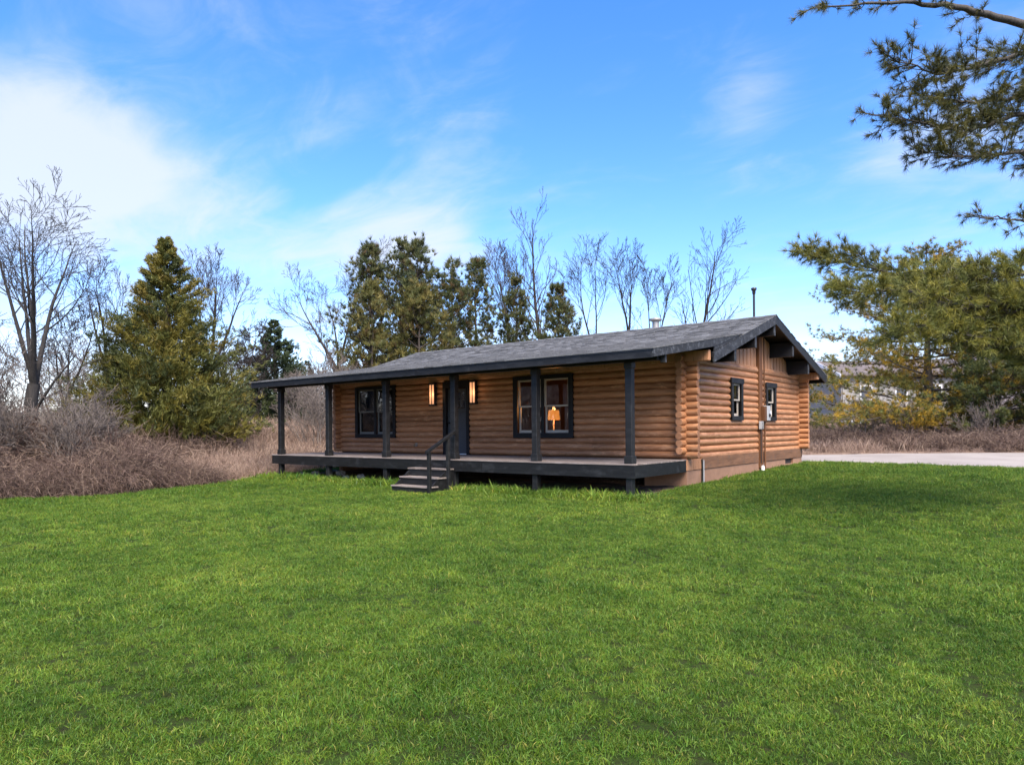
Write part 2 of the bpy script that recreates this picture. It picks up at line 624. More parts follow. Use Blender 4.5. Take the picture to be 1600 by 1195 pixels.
def grid_obj(name, xs, ys, mat, dz=0.0, mask=None, label=None, kind='structure', cat=None):
    X, Y = np.meshgrid(xs, ys, indexing='ij')
    Z = gz(X, Y) + dz
    nx, ny = len(xs), len(ys)
    i, j = np.meshgrid(np.arange(nx - 1), np.arange(ny - 1), indexing='ij')
    q = np.stack([i * ny + j, (i + 1) * ny + j, (i + 1) * ny + j + 1, i * ny + j + 1], -1).reshape(-1, 4)
    if mask is not None:
        cx = (X[:-1, :-1] + X[1:, 1:]) / 2
        cy = (Y[:-1, :-1] + Y[1:, 1:]) / 2
        q = q[mask(cx, cy).ravel()]
    mb = MB()
    mb.add(np.stack([X, Y, Z], -1).reshape(-1, 3), q)
    o = build(mb, name, mat, None, True)
    return tag(o, label, cat, None, kind)


far = [200, 300, 500, 900, 1500, 2500]
xs = np.array([-a for a in far[::-1]] + list(np.arange(-120, -40, 5)) + list(np.arange(-40, 50, 1.0)) + list(np.arange(50, 121, 5)) + far)
ys = np.array([-a for a in far[::-1]] + list(np.arange(-120, -30, 5)) + list(np.arange(-30, 50, 1.0)) + list(np.arange(50, 121, 5)) + far)
grid_obj('ground', xs, ys, 'dry_ground', 0.0, None, 'dry brown earth and dead grass around the lawn')

LEY = np.array([-40, -20, -12, -8, -6, -4.5, -3, -1.5, -0.4, 1, 30])
LEX = np.array([-6, -3.5, -1.6, -0.6, 0.1, 0.35, 0.0, -0.35, -0.75, -0.9, -0.9])


def lawn_left(y):
    return np.interp(y, LEY, LEX) + 0.18 * np.sin(y * 2.1) + 0.10 * np.sin(y * 5.3 + 1)


# near edge of the drive, and of the drive's far verge
DNX, DNY = [5, 13.2, 15.0, 17.5, 19.4, 30, 60], [12.9, 12.75, 12.55, 11.9, 11.6, 10.4, 8]
DFX, DFY = [5, 11.9, 14.6, 18.9, 30, 60], [16.3, 17.0, 19.0, 20.8, 22.5, 25]


def in_lawn(x, y, edge=0.0):
    near = np.interp(x, DNX, DNY) + 0.12 * np.sin(x * 1.7)
    ok = (x > lawn_left(y) + edge) & (y < near - edge)
    under = (x > -0.2) & (x < 13.22) & (y > 0.15 + 0.12 * np.sin(x * 3.1))      # bare earth below the cabin and its deck
    return ok & ~under


fx = np.arange(-8, 62, 0.2)
fy = np.arange(-40, 13.6, 0.2)
grid_obj('lawn', fx, fy, 'lawn_soil', 0.012, lambda a, b_: in_lawn(a, b_), 'green mown lawn in front of the log cabin')

mb = MB()
ts = np.linspace(0, 1, 90)
dx = 5 + 55 * ts ** 1.4
near = np.interp(dx, DNX, DNY) - 0.03
farr = np.interp(dx, DFX, DFY)
rows = []
for k in range(9):
    f = k / 8
    yy = near * (1 - f) + farr * f + (0.06 * np.sin(dx * 2.3) if k in (0, 8) else 0)
    rows.append(np.stack([dx, yy, gz(dx, yy) + 0.03], -1))
V = np.stack(rows, 1).reshape(-1, 3)
i, j = np.meshgrid(np.arange(89), np.arange(8), indexing='ij')
mb.add(V, np.stack([i * 9 + j, (i + 1) * 9 + j, (i + 1) * 9 + j + 1, i * 9 + j + 1], -1).reshape(-1, 4))
tag(build(mb, 'driveway', 'driveway', None, True), 'pale gravel driveway passing behind the lawn beside the cabin', None, None, 'structure')

mb = MB()
rng = np.random.default_rng(5)
a = np.linspace(-0.35, 1.15, 90)
base = []
for r, h in ((150, -4), (175, 7), (205, 16), (240, 20.5), (300, 15)):
    hh = h * (0.35 + 0.65 * sstep((0.95 - np.abs(a - 0.28)) / 0.75)) if h > 0 else np.full(90, h)
    hh = hh + (rng.normal(0, 0.35, 90) if h > 10 else 0)
    base.append(np.stack([CAM[0] + r * np.sin(a - 0.2), CAM[1] + r * np.cos(a - 0.2), hh], -1))
V = np.stack(base, 1).reshape(-1, 3)
i, j = np.meshgrid(np.arange(89), np.arange(4), indexing='ij')
mb.add(V, np.stack([i * 5 + j, (i + 1) * 5 + j, (i + 1) * 5 + j + 1, i * 5 + j + 1], -1).reshape(-1, 4))
tag(build(mb, 'hill', 'hill_woods', None, True), 'low grey-brown wooded hill beyond the neighbouring house', None, None, 'structure')

# ------------------------------------------------------------------ log cabin
H = 0.171                       # height of one log course
LR = 0.0900                     # log radius
YF, YB = 2.61, 11.55            # centre lines of the front and rear log walls
XL, XG = -0.03, 13.16           # centre lines of the end walls
RY, RZ = 7.1, 3.95              # ridge
X0, X1 = -0.86, 13.92           # roof ends
rnd = random.Random(11)


def zmain(y):
    return RZ - 0.311 * (RY - y) if y < RY else RZ - 0.279 * (y - RY)


def zporch(y):
    return 2.385 + (3.165 - 2.385) * (y + 0.43) / (4.5 + 0.43)


cabin = thing('log_cabin', (6.6, 7.0, -0.6), 'low log cabin with a covered front porch and grey shingle roof', 'cabin')


def log(parent, axis, a, b, c, z, r=LR):
    """one log from a to b along axis; c is the other coordinate of its centre line"""
    L_ = b - a
    n = max(2, int(L_ / 1.6) + 1)
    sides = 14
    mb = MB()
    xs_ = np.linspace(-L_ / 2, L_ / 2, n)
    th = np.arange(sides) * 2 * math.pi / sides
    rr = r * (1 + np.array([rnd.uniform(-0.035, 0.035) for _ in xs_]))
    oy = np.array([rnd.uniform(-0.006, 0.006) for _ in xs_])
    ring = np.stack([np.repeat(xs_[:, None], sides, 1), oy[:, None] + rr[:, None] * np.cos(th), rr[:, None] * np.sin(th)], -1)
    i = np.arange(n - 1)[:, None] * sides
    j = np.arange(sides)[None, :]
    k = (j + 1) % sides
    mb.add(ring.reshape(-1, 3), np.stack([i + j, i + sides + j, i + sides + k, i + k], -1).reshape(-1, 4))
    nb_ = (n - 1) * sides
    for e, s in ((0, -1), (n - 1, 1)):
        cap = ring[e].copy()
        inner = cap.copy()
        inner[:, 0] += s * 0.006
        inner[:, 1:] = (inner[:, 1:] - [oy[e], 0]) * 0.86 + [oy[e], 0]
        f = [(q, (q + 1) % sides, (q + 1) % sides + sides, q + sides) for q in range(sides)]
        mb.add(np.vstack([cap, inner]), f)
        mb.p.append(np.array([(sides, sides + q, sides + q + 1) for q in range(1, sides - 1)]) + mb.n - 2 * sides)
    me = mb.mesh('log')
    me.materials.append(M['log_wood'])
    me.materials.append(M['log_end'])
    npol = len(me.polygons)
    me.polygons.foreach_set('use_smooth', np.arange(npol) < nb_)
    me.polygons.foreach_set('material_index', (np.arange(npol) >= nb_).astype(np.int32))
    mid = (a + b) / 2
    mw_ = Matrix.Translation((mid, c, z)) if axis == 'x' else Matrix.Translation((c, mid, z)) @ Matrix.Rotation(math.pi / 2, 4, 'Z')
    mw_ = mw_ @ Matrix.Rotation(rnd.uniform(0, 6.28), 4, 'X')
    return link('log', me, None, parent, mw_)


def runs(a, b, holes, joint):
    segs = []
    cur = a
    for h0, h1 in sorted(holes):
        segs.append((cur, h0))
        cur = h1
    segs.append((cur, b))
    out = []
    for s0, s1 in segs:
        if s1 - s0 < 0.05:
            continue
        if joint and s1 - s0 > 5.0:
            m_ = rnd.uniform(s0 + 1.5, s1 - 1.5)
            out += [(s0, m_ - 0.003), (m_ + 0.003, s1)]
        else:
            out.append((s0, s1))
    return out


def panel_x(mb, x0, x1, z0, z1, holes, y0, y1):
    """flat inner wall with rectangular openings, made of butted boxes"""
    xsn = sorted({x0, x1} | {v for h in holes for v in h[:2]})
    for p, q in zip(xsn[:-1], xsn[1:]):
        zs = [(z0, z1)]
        for h in holes:
            if h[0] <= p and q <= h[1]:
                zs = [(z0, h[2]), (h[3], z1)]
        for c, d in zs:
            if d - c > 0.01:
                mb.box(p, q, y0, y1, c, d)


# openings: x0, x1, z0, z1
WL = (0.90, 2.93, 0.54, 2.23)
WR = (7.97, 9.99, 0.54, 2.23)
DR = (5.16, 6.20, 0.0, 2.24)
W1 = (5.36, 6.16, 0.985, 2.03)
W2 = (8.13, 8.98, 0.985, 2.03)
POST = (7.50, 7.76)

mb = MB()
panel_x(mb, XL, XG, -0.02, 2.45, [WL, DR, WR], YF + 0.02, YF + 0.10)
fw = build(mb, 'front_wall', 'interior_wood', cabin)
for k in range(14):
    z = 0.024 + H * (k + 0.5)
    holes = []
    for w in (WL, WR):
        if w[2] - 0.02 < z < w[3] + 0.02:
            holes.append((w[0], w[1]))
    if z < DR[3]:
        holes.append((DR[0], DR[1]))
    for s0, s1 in runs(XL - 0.36 + rnd.uniform(-.012, .012), XG + 0.36 + rnd.uniform(-.012, .012), holes, True):
        log(fw, 'x', s0, s1, YF, z)
mb = MB()
mbl = MB()
panel_x(mb, YF, YB, -0.1, 2.45, [W1, W2], 0, 1)
v = mb.v
for i_, arr in enumerate(v):
    v[i_] = np.stack([np.where(arr[:, 1] > 0.5, XG - 0.02, XG - 0.10), arr[:, 0], arr[:, 2]], -1)
gw = build(mb, 'gable_wall', 'interior_wood', cabin)
for k in range(-1, 14):
    z = 0.1335 + H * (k + 0.5)
    holes = [POST]
    for w in (W1, W2):
        if w[2] - 0.02 < z < w[3] + 0.02:
            holes.append((w[0], w[1]))
    for s0, s1 in runs((YF - 0.32 if k >= 0 else YF - 0.02) + rnd.uniform(-.012, .012), YB + 0.32, holes, False):
        log(gw, 'y', s0, s1, XG, z)
    if k >= 0:
        log(gw, 'y', YF - 0.32, YB + 0.3, XL, z)
mb = MB()
mb.box(XL, XG, YB - 0.1, YB - 0.02, -0.1, 2.5)
mb.box(XL + 0.02, XL + 0.1, YF, YB - 0.1, -0.1, 2.5)
rw = build(mb, 'rear_wall', 'interior_wood', cabin)
for k in range(14):
    log(rw, 'x', XL - 0.32, XG + 0.37, YB, 0.024 + H * (k + 0.5))
# squared top plates that carry the roof edges out to the barge boards
for y, nm in ((YF, 'top_plate'), (YB + 0.02, 'top_plate')):
    box(nm, 'tan_board', cabin, XL - 0.62, XG + 0.69, y - 0.135, y - 0.015 if y < 5 else y + 0.09, 2.345, 2.60 if y < 5 else 2.58, 0.012)
box('porch_header', 'black_paint', cabin, XL + 0.2, XG - 0.1, YF - 0.09, YF - 0.02, 2.56, 2.70)

# gable boarding
for xg, s in ((XG, 1), (XL, -1)):
    mb = MB()
    y = YF + 0.1
    kk = 0
    while y < YB - 0.05:
        y1 = min(y + 0.145, YB - 0.05)
        d = (0.016 if kk % 2 else 0.03)
        xa, xb = (xg - 0.04, xg + d) if s > 0 else (xg - d, xg + 0.04)
        z0_, z1_ = zmain(y) - 0.16, zmain(y1) - 0.16
        if y < RY < y1:
            z0_ = z1_ = RZ - 0.2
        poly = [(y + 0.003, 2.53), (y1 - 0.003, 2.53), (y1 - 0.003, z1_), (y + 0.003, z0_)]
        mb.prism_x(poly, xa, xb)
        y = y1
        kk += 1
    tag(build(mb, 'gable_siding', 'tan_board', cabin), None, None, None, 'stuff')
    box('gable_trim', 'tan_board', cabin, xg - 0.05 if s > 0 else xg - 0.06, xg + 0.06 if s > 0 else xg + 0.05, YF + 0.1, YB - 0.08, 2.46, 2.545)
    if s > 0:
        box('gable_trim', 'tan_board', cabin, xg - 0.02, xg + 0.075, YF + 0.1, YB - 0.08, 2.40, 2.455)

# roof
roof_mb = MB()
T = 0.10
ya = 2.62
roof_mb.prism_x([(ya, zmain(ya) - 0.02), (RY, RZ - 0.02), (RY, RZ - 0.02 - T), (ya, zmain(ya) - 0.02 - T)], X0 + 0.04, X1 - 0.045)
roof_mb.prism_x([(RY, RZ - 0.02), (12.3, zmain(12.3) - 0.02), (12.3, zmain(12.3) - 0.02 - T), (RY, RZ - 0.02 - T)], X0 + 0.04, X1 - 0.045)
roof = build(roof_mb, 'roof', 'black_paint', cabin)
mb = MB()
mb.prism_x([(-0.40, zporch(-0.40) - 0.02), (4.5, zporch(4.5) - 0.02), (4.5, zporch(4.5) - 0.04), (-0.40, zporch(-0.40) - 0.11)], X0 + 0.04, X1 - 0.045)
porch_roof = build(mb, 'porch_roof', 'black_paint', cabin)


def shingle_rows(parent, y0, z0, y1, z1, seed):
    """tabs laid from the low edge (y0, z0) up to (y1, z1)"""
    r_ = random.Random(seed)
    mb_ = MB()
    L_ = math.hypot(y1 - y0, z1 - z0)
    uy, uz = (y1 - y0) / L_, (z1 - z0) / L_
    ny, nz_ = -uz * (1 if uy > 0 else -1), abs(uy)
    rows_ = int(L_ / 0.14)
    ex = L_ / rows_
    for r in range(rows_):
        x = X0 - 0.01 - r_.uniform(0, 0.3)
        while x < X1 + 0.01:
            w = r_.choice((0.16, 0.22, 0.30, 0.34))
            xa, xb = max(x, X0 - 0.01), min(x + w - 0.006, X1 + 0.012)
            x += w
            if xb - xa < 0.02:
                continue
            lift = r_.uniform(0.014, 0.030)
            s0 = r * ex - (0.02 if r == 0 else r_.uniform(0, 0.006))
            s1 = (r + 1) * ex + 0.02
            P = []
            for s, h in ((s0, lift), (s1, 0.002)):
                for hh in (h, -0.004):
                    P.append((y0 + uy * s + ny * hh, z0 + uz * s + nz_ * hh))
            vv = [(xx, *P[q]) for xx in (xa, xb) for q in range(4)]
            ff = [(0, 2, 6, 4), (1, 0, 4, 5), (0, 1, 3, 2), (4, 6, 7, 5)]
            t_ = r_.gauss(0.165, 0.032) * (0.82 if r_.random() < 0.2 else 1.0)
            t_ = max(0.07, t_)
            mb_.add(vv, ff, (t_ * 1.0, t_ * 0.99, t_ * 0.98))
    return tag(build(mb_, 'shingles', 'shingles', parent), None, None, None, 'stuff')


shingle_rows(roof, 4.30, zmain(4.30), RY, RZ, 3)
shingle_rows(roof, 12.36, zmain(12.36), RY, RZ, 4)
shingle_rows(porch_roof, -0.46, zporch(-0.46), 4.52, zporch(4.52), 5)
mb = MB()
for q in range(46):
    xa = X0 + q * (X1 - X0) / 46
    t_ = rnd.gauss(0.14, 0.02)
    xb = xa + (X1 - X0) / 46 + 0.01
    lift = 0.018 + 0.006 * (q % 2)
    mb.add([(xx, RY + dy, RZ + lift + dz) for xx in (xa, xb) for dy, dz in ((-0.14, -0.04), (0, 0.006), (0.14, -0.036))],
           [(0, 1, 4, 3), (1, 2, 5, 4)], (t_, t_, t_ * 1.02))
tag(build(mb, 'ridge_cap', 'shingles', roof), None, None, None, 'stuff')

# barge boards, fascia and purlins
for xa, xb in ((X1 - 0.04, X1), (X0, X0 + 0.04)):
    for p, q in (((2.60, zmain(2.60)), (RY, RZ)), ((12.32, zmain(12.32)), (RY, RZ))):
        mb = MB()
        (ya_, za_), (yb_, zb_) = p, q
        d = 0.235
        mb.prism_x([(ya_, za_ - 0.004), (yb_, zb_ - 0.004), (yb_, zb_ - 0.004 - d * 1.06), (ya_ + (0.05 if ya_ < 5 else -0.05), za_ - 0.004 - d)], xa, xb)
        build(mb, 'barge_board', 'weathered_charcoal' if ya_ < 5 else 'charcoal_paint', roof)
    mb = MB()
    e = 0.002 if xb == X1 else -0.002
    mb.prism_x([(-0.44, zporch(-0.44) - 0.004), (4.45, zporch(4.45) - 0.004), (2.66, zporch(2.66) - 0.19), (-0.44, zporch(-0.44) - 0.175)], xa + e, xb + e)
    build(mb, 'rake_board', 'weathered_charcoal', porch_roof)
    mb = MB()
    mb.prism_x([(2.66, zmain(2.66) + 0.005), (2.66, zporch(2.66) - 0.195), (4.3, zporch(4.3) - 0.03), (4.3, zmain(4.3) + 0.005)], xa + 0.008, xb - 0.008)
    build(mb, 'infill_board', 'weathered_charcoal', porch_roof)
fx_ = [X0 + 0.04, 3.05, 8.9, X1 - 0.04]
for a_, b_ in zip(fx_[:-1], fx_[1:]):
    box('fascia_board', 'charcoal_paint', porch_roof, a_ + 0.002, b_ - 0.002, -0.44, -0.40, 2.195, 2.37, 0.004)
box('drip_edge', 'dark_metal', porch_roof, X0 + 0.01, X1 - 0.01, -0.452, -0.441, 2.345, 2.385)
box('rear_fascia', 'charcoal_paint', roof, X0 + 0.04, X1 - 0.04, 12.3, 12.34, zmain(12.3) - 0.24, zmain(12.3) - 0.03)
for y, zb in ((RY - 0.07, 3.50), (8.72, 3.03), (10.30, 2.60), (5.50, 3.00), (4.02, 2.56)):
    zt = min(zmain(y), zmain(y + 0.14)) - 0.125
    for xa, xb in ((XG - 0.3, X1 - 0.06), (X0 + 0.06, XL + 0.3)):
        box('purlin', 'black_paint', roof, xa, xb, y, y + 0.14, zt - 0.43, zt)
        end = (xb, xb + 0.012) if xb > 5 else (xa - 0.012, xa)
        box('purlin_cap', 'weathered_charcoal', roof, end[0], end[1], y + 0.004, y + 0.136, zt - 0.425, zt - 0.004)
box('rafter_tail', 'weathered_charcoal', porch_roof, X1 - 0.16, X1 - 0.05, 0.16, 0.24, 2.14, zporch(0.2) - 0.12)


def pipe(name, mat, parent, x, y, z0, z1, r, capr, caph):
    mb_ = MB()
    mb_.tube([(x, y, z0), (x, y, z1)], r, 14)
    o = build(mb_, name, mat, parent, True)
    return o


vp = pipe('vent_pipe', 'galvanised', roof, 9.8, 7.75, 3.6, 4.30, 0.115, 0, 0)
mb = MB()
mb.tube([(9.8, 7.75, 4.26), (9.8, 7.75, 4.30), (9.8, 7.75, 4.36), (9.8, 7.75, 4.40)], [0.12, 0.20, 0.20, 0.06], 16)
build(mb, 'vent_cap', 'galvanised', vp, True)
vp = pipe('vent_pipe', 'dark_metal', roof, 13.16, 7.45, 3.7, 4.80, 0.034, 0, 0)
mb = MB()
mb.tube([(13.16, 7.45, 4.70), (13.16, 7.45, 4.73), (13.16, 7.45, 4.80), (13.16, 7.45, 4.82), (13.16, 7.45, 4.88), (13.16, 7.45, 4.90)], [0.04, 0.05, 0.05, 0.075, 0.085, 0.03], 14)
build(mb, 'vent_cap', 'dark_metal', vp, True)

# deck
deck_mb = MB()
ZD = 0.0
for a_, b_ in ((-0.28, 4.395), (4.405, 8.925), (8.935, 13.245)):
    deck_mb.box(a_, b_, -0.045, 0.0, -0.305, -0.034)
deck_mb.box(13.20, 13.245, 0.0, 2.50, -0.303, -0.034)
deck_mb.box(-0.28, -0.235, 0.0, 2.50, -0.303, -0.034)
deck = build(deck_mb, 'deck', 'charcoal_paint', cabin)
y = -0.06
while y < YF - 0.12:
    cut = rnd.uniform(4.2, 8.8)
    for a_, b_ in ((-0.29, cut - 0.002), (cut + 0.002, 13.255)):
        box('deck_board', 'deck_wood', deck, a_, b_, y, y + 0.137, -0.032 + rnd.uniform(-.001, .001), 0.0 + rnd.uniform(-0.002, 0.002), 0.004)
    y += 0.143
for q in range(1, 27):
    xj = -0.235 + q * 13.43 / 27
    box('joist', 'black_paint', deck, xj - 0.02, xj + 0.02, 0.003, 2.5, -0.25, -0.034)
PX = [0.0, 2.54, 5.17, 7.83, 10.48, 13.0]
PW = 0.155
for x in PX:
    p = box('porch_post', 'charcoal_paint', cabin, x, x + PW, 0.0, PW, 0.002, 2.18, 0.008)
    box('post_base', 'charcoal_paint', p, x - 0.022, x + PW + 0.022, -0.022, PW + 0.022, 0.003, 0.17, 0.01)
    box('post_cap', 'charcoal_paint', p, x - 0.018, x + PW + 0.018, -0.018, PW + 0.018, 2.05, 2.182, 0.01)
    g_ = float(gz(x, 0.07)) - 0.15
    box('pier_post', 'charcoal_paint', cabin, x + 0.005, x + PW - 0.005, 0.002, PW - 0.005, g_, -0.306, 0.006)
box('porch_beam', 'black_paint', cabin, X0 + 0.30, X1 - 0.15, 0.0, 0.15, 2.183, 2.34, 0.006)
for x in np.linspace(X0 + 0.4, X1 - 0.4, 24):
    mb = MB()
    mb.prism_x([(-0.395, 2.20), (-0.395, zporch(-0.395) - 0.118), (2.45, zporch(2.45) - 0.07), (2.45, zporch(2.45) - 0.2), (0.16, 2.345), (-0.01, 2.343)], x - 0.02, x + 0.02)
    build(mb, 'rafter', 'black_paint', porch_roof)

# foundation and skirt
mb = MB()
zf = -1.0
mb.box(13.06, 13.235, 2.56, 9.97, zf, -0.275)
mb.box(13.06, 13.235, 9.97, 10.80, zf, -0.44)
mb.box(13.06, 13.235, 10.80, 11.72, zf, -0.275)
mb.box(12.1, 13.06, 2.563, 2.74, zf, -0.05)
mb.box(0.0, 13.06, 11.5, 11.71, zf, -0.1)
mb.box(-0.12, 0.06, 2.56, 11.6, zf, -0.052)
build(mb, 'foundation', 'block_paint', cabin)
for a_, b_ in ((2.90, 3.42), (3.425, 7.48), (7.78, 11.72)):
    box('skirt_board', 'skirt_wood' if a_ > 3 else 'tan_board', cabin, 13.10, 13.255 + (0.004 if a_ > 3 else 0), a_, b_, -0.272, 0.03 if a_ > 3 else -0.01, 0.006)
box('skirt_board', 'tan_board', cabin, 13.08, 13.25, 2.52, 2.895, -0.273, -0.012, 0.006)
box('foundation_vent', 'dark_room', cabin, 13.08, 13.16, 9.99, 10.78, -0.438, -0.276)
sp = box('siding_post', 'brown_post', cabin, 13.05, 13.285, POST[0] + 0.01, POST[1] - 0.01, -0.45, 3.46, 0.008)
box('floor', 'interior_wood', cabin, 0.08, 13.06, 2.75, 11.44, -0.04, 0.0)
box('ceiling', 'wall_plaster', cabin, 0.08, 13.06, 2.72, 11.44, 2.45, 2.48)
mb = MB()
mb.box(0.09, 13.05, 6.6, 6.7, 0.0, 2.45)
build(mb, 'partition_wall', 'interior_wood', cabin)

# soil under the deck
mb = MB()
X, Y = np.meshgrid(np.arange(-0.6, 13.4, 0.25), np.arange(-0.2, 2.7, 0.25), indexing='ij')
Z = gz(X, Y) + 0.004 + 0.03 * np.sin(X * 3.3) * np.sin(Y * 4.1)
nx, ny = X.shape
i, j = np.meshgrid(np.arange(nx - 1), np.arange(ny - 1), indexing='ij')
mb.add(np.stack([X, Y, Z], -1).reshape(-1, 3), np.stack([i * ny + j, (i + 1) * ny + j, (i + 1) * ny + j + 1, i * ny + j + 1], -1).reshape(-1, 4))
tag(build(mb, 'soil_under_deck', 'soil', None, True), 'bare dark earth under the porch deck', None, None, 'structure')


# windows ------------------------------------------------------------
def window(ax, o0, o1, z0, z1, face, units, trim, sash_mat, head=False):
    """ax: 'x' front wall (faces -y) or 'y' gable wall (faces +x). face: plane of the trim's front"""
    def bx(name, mat, parent, a, b, d0, d1, c, d, bev=0.0):
        # d0..d1: depth measured outward from the face plane
        if ax == 'x':
            return box(name, mat, parent, a, b, face - d1, face - d0, c, d, bev)
        return box(name, mat, parent, face + d0, face + d1, a, b, c, d, bev)
    mb_ = MB()
    D = 0.16
    for a, b, c, d in ((o0 - 0.005, o0 + 0.025, z0, z1), (o1 - 0.025, o1 + 0.005, z0, z1), (o0 + 0.025, o1 - 0.025, z0 - 0.005, z0 + 0.02), (o0 + 0.025, o1 - 0.025, z1 - 0.02, z1 + 0.005)):
        if ax == 'x':
            mb_.box(a, b, face + 0.001, face + D, c, d)
        else:
            mb_.box(face - D, face - 0.001, a, b, c, d)
    w = build(mb_, 'window', 'black_paint', cabin)
    tm = 'black_paint' if ax == 'x' else 'charcoal_paint'
    t = trim
    bx('trim_board', tm, w, o0 - 0.02, o0 + t, 0, 0.035, z0, z1, 0.004)
    bx('trim_board', tm, w, o1 - t, o1 + 0.02, 0, 0.035, z0, z1, 0.004)
    bx('trim_board', tm, w, o0 - 0.02, o1 + 0.02, 0, 0.037, z0 - 0.03, z0 + t * 0.9, 0.004)
    bx('trim_board', tm, w, o0 - (0.05 if head else 0.02), o1 + (0.05 if head else 0.02), 0, 0.05 if head else 0.038, z1 - t * 0.6, z1 + (0.09 if head else 0.03), 0.004)
    i0, i1, j0, j1 = o0 + t, o1 - t, z0 + t * 0.9, z1 - t * 0.6
    if units == 2:
        mid = (i0 + i1) / 2
        bx('mullion', tm, w, mid - 0.045, mid + 0.045, -0.03, 0.02, j0, j1, 0.004)
        parts = ((i0, mid - 0.045), (mid + 0.045, i1))
    else:
        parts = ((i0, i1),)
    for a, b in parts:
        zm = (j0 + j1) / 2
        for lo, (c, d) in enumerate(((j0, zm + 0.02), (zm - 0.02, j1))):
            dep = -0.075 if lo == 0 else -0.03
            fwid = 0.05
            s_ = MB()
            for p, q, r1, r2 in ((a, a + fwid, c, d), (b - fwid, b, c, d), (a + fwid, b - fwid, c, c + (0.075 if lo == 0 else 0.04)), (a + fwid, b - fwid, d - 0.045, d)):
                if ax == 'x':
                    s_.box(p, q, face - dep, face - dep + 0.035, r1, r2)
                else:
                    s_.box(face + dep - 0.035, face + dep, p, q, r1, r2)
            so = build(s_, 'sash', sash_mat, w)
            bx('pane', 'window_glass', w, a + fwid - 0.004, b - fwid + 0.004, dep - 0.022, dep - 0.017, c + 0.03, d - 0.03)
    return w


FACE_F = YF - 0.10
FACE_G = XG + 0.10
window('x', *WL, FACE_F, 2, 0.11, 'grey_vinyl')
window('x', *WR, FACE_F, 2, 0.13, 'beige_vinyl')
window('y', *W1, FACE_G, 1, 0.10, 'beige_vinyl', True)
window('y', *W2, FACE_G, 1, 0.10, 'beige_vinyl', True)

# curtain in the window at the far end of the porch
cu = thing('curtain', (2.45, 2.95, 0.5), 'grey pleated curtain inside the porch window farthest from the lamp', 'curtain')
mb = MB()
n = 60
xs_ = np.linspace(2.05, 2.86, n)
yy = 2.92 + 0.03 * np.sin(xs_ * 60)
V = np.concatenate([np.stack([xs_, yy, np.full(n, z)], -1) for z in (0.3, 2.3)] + [np.stack([xs_, yy + 0.006, np.full(n, z)], -1) for z in (2.3, 0.3)])
q = []
for r in range(3):
    q += [(r * n + i, r * n + i + 1, (r + 1) * n + i + 1, (r + 1) * n + i) for i in range(n - 1)]
mb.add(V, q)
build(mb, 'cloth', 'curtain_cloth', cu, True)
mb = MB()
mb.tube([(1.0, 2.92, 2.32), (2.95, 2.92, 2.32)], 0.012, 8)
build(mb, 'rod', 'dark_metal', cu, True)

# front door
mb = MB()
dx0, dx1 = DR[0] + 0.11, DR[1] - 0.075
mb.box(dx0, dx1, YF - 0.02, YF + 0.03, 0.03, 1.42)
mb.box(dx0, dx0 + 0.13, YF - 0.02, YF + 0.03, 1.42, 2.03)
mb.box(dx1 - 0.13, dx1, YF - 0.02, YF + 0.03, 1.42, 2.03)
mb.box(dx0 + 0.13, dx1 - 0.13, YF - 0.02, YF + 0.03, 1.93, 2.03)
door = build(mb, 'door', 'door_paint', cabin)
for a_, b_ in ((dx0 + 0.10, dx0 + 0.39), (dx1 - 0.39, dx1 - 0.10)):
    box('door_panel', 'door_paint', door, a_, b_, YF - 0.03, YF - 0.019, 0.2, 1.3, 0.006)
g0, g1 = dx0 + 0.13, dx1 - 0.13
for q in range(3):
    for r in range(2):
        box('pane', 'window_glass', door, g0 + (g1 - g0) * q / 3 + 0.012, g0 + (g1 - g0) * (q + 1) / 3 - 0.012, YF + 0.0, YF + 0.005, 1.42 + 0.255 * r + 0.012, 1.42 + 0.255 * (r + 1) - 0.012)
mb = MB()
for q in range(1, 3):
    x = g0 + (g1 - g0) * q / 3
    mb.box(x - 0.012, x + 0.012, YF - 0.01, YF + 0.02, 1.42, 1.93)
mb.box(g0, g1, YF - 0.012, YF + 0.018, 1.663, 1.687)
build(mb, 'glazing_bar', 'door_paint', door)
box('threshold', 'white_plastic', door, dx0, dx1, YF - 0.10, YF + 0.02, 0.004, 0.03)
for a_, b_, c_, d_ in ((DR[0] - 0.02, dx0, 0.002, 2.06), (dx1, DR[1] + 0.02, 0.002, 2.06), (DR[0] - 0.02, DR[1] + 0.02, 2.06, 2.26)):
    box('trim_board', 'black_paint', door, a_, b_, YF - 0.13, YF + 0.04, c_, d_, 0.004)
mb = MB()
mb.tube([(dx0 + 0.07, YF - 0.025, 0.98), (dx0 + 0.07, YF - 0.06, 0.98), (dx0 + 0.07, YF - 0.075, 0.98), (dx0 + 0.07, YF - 0.10, 0.98)], [0.025, 0.012, 0.03, 0.02], 10)
build(mb, 'door_knob', 'dark_metal', door, True)

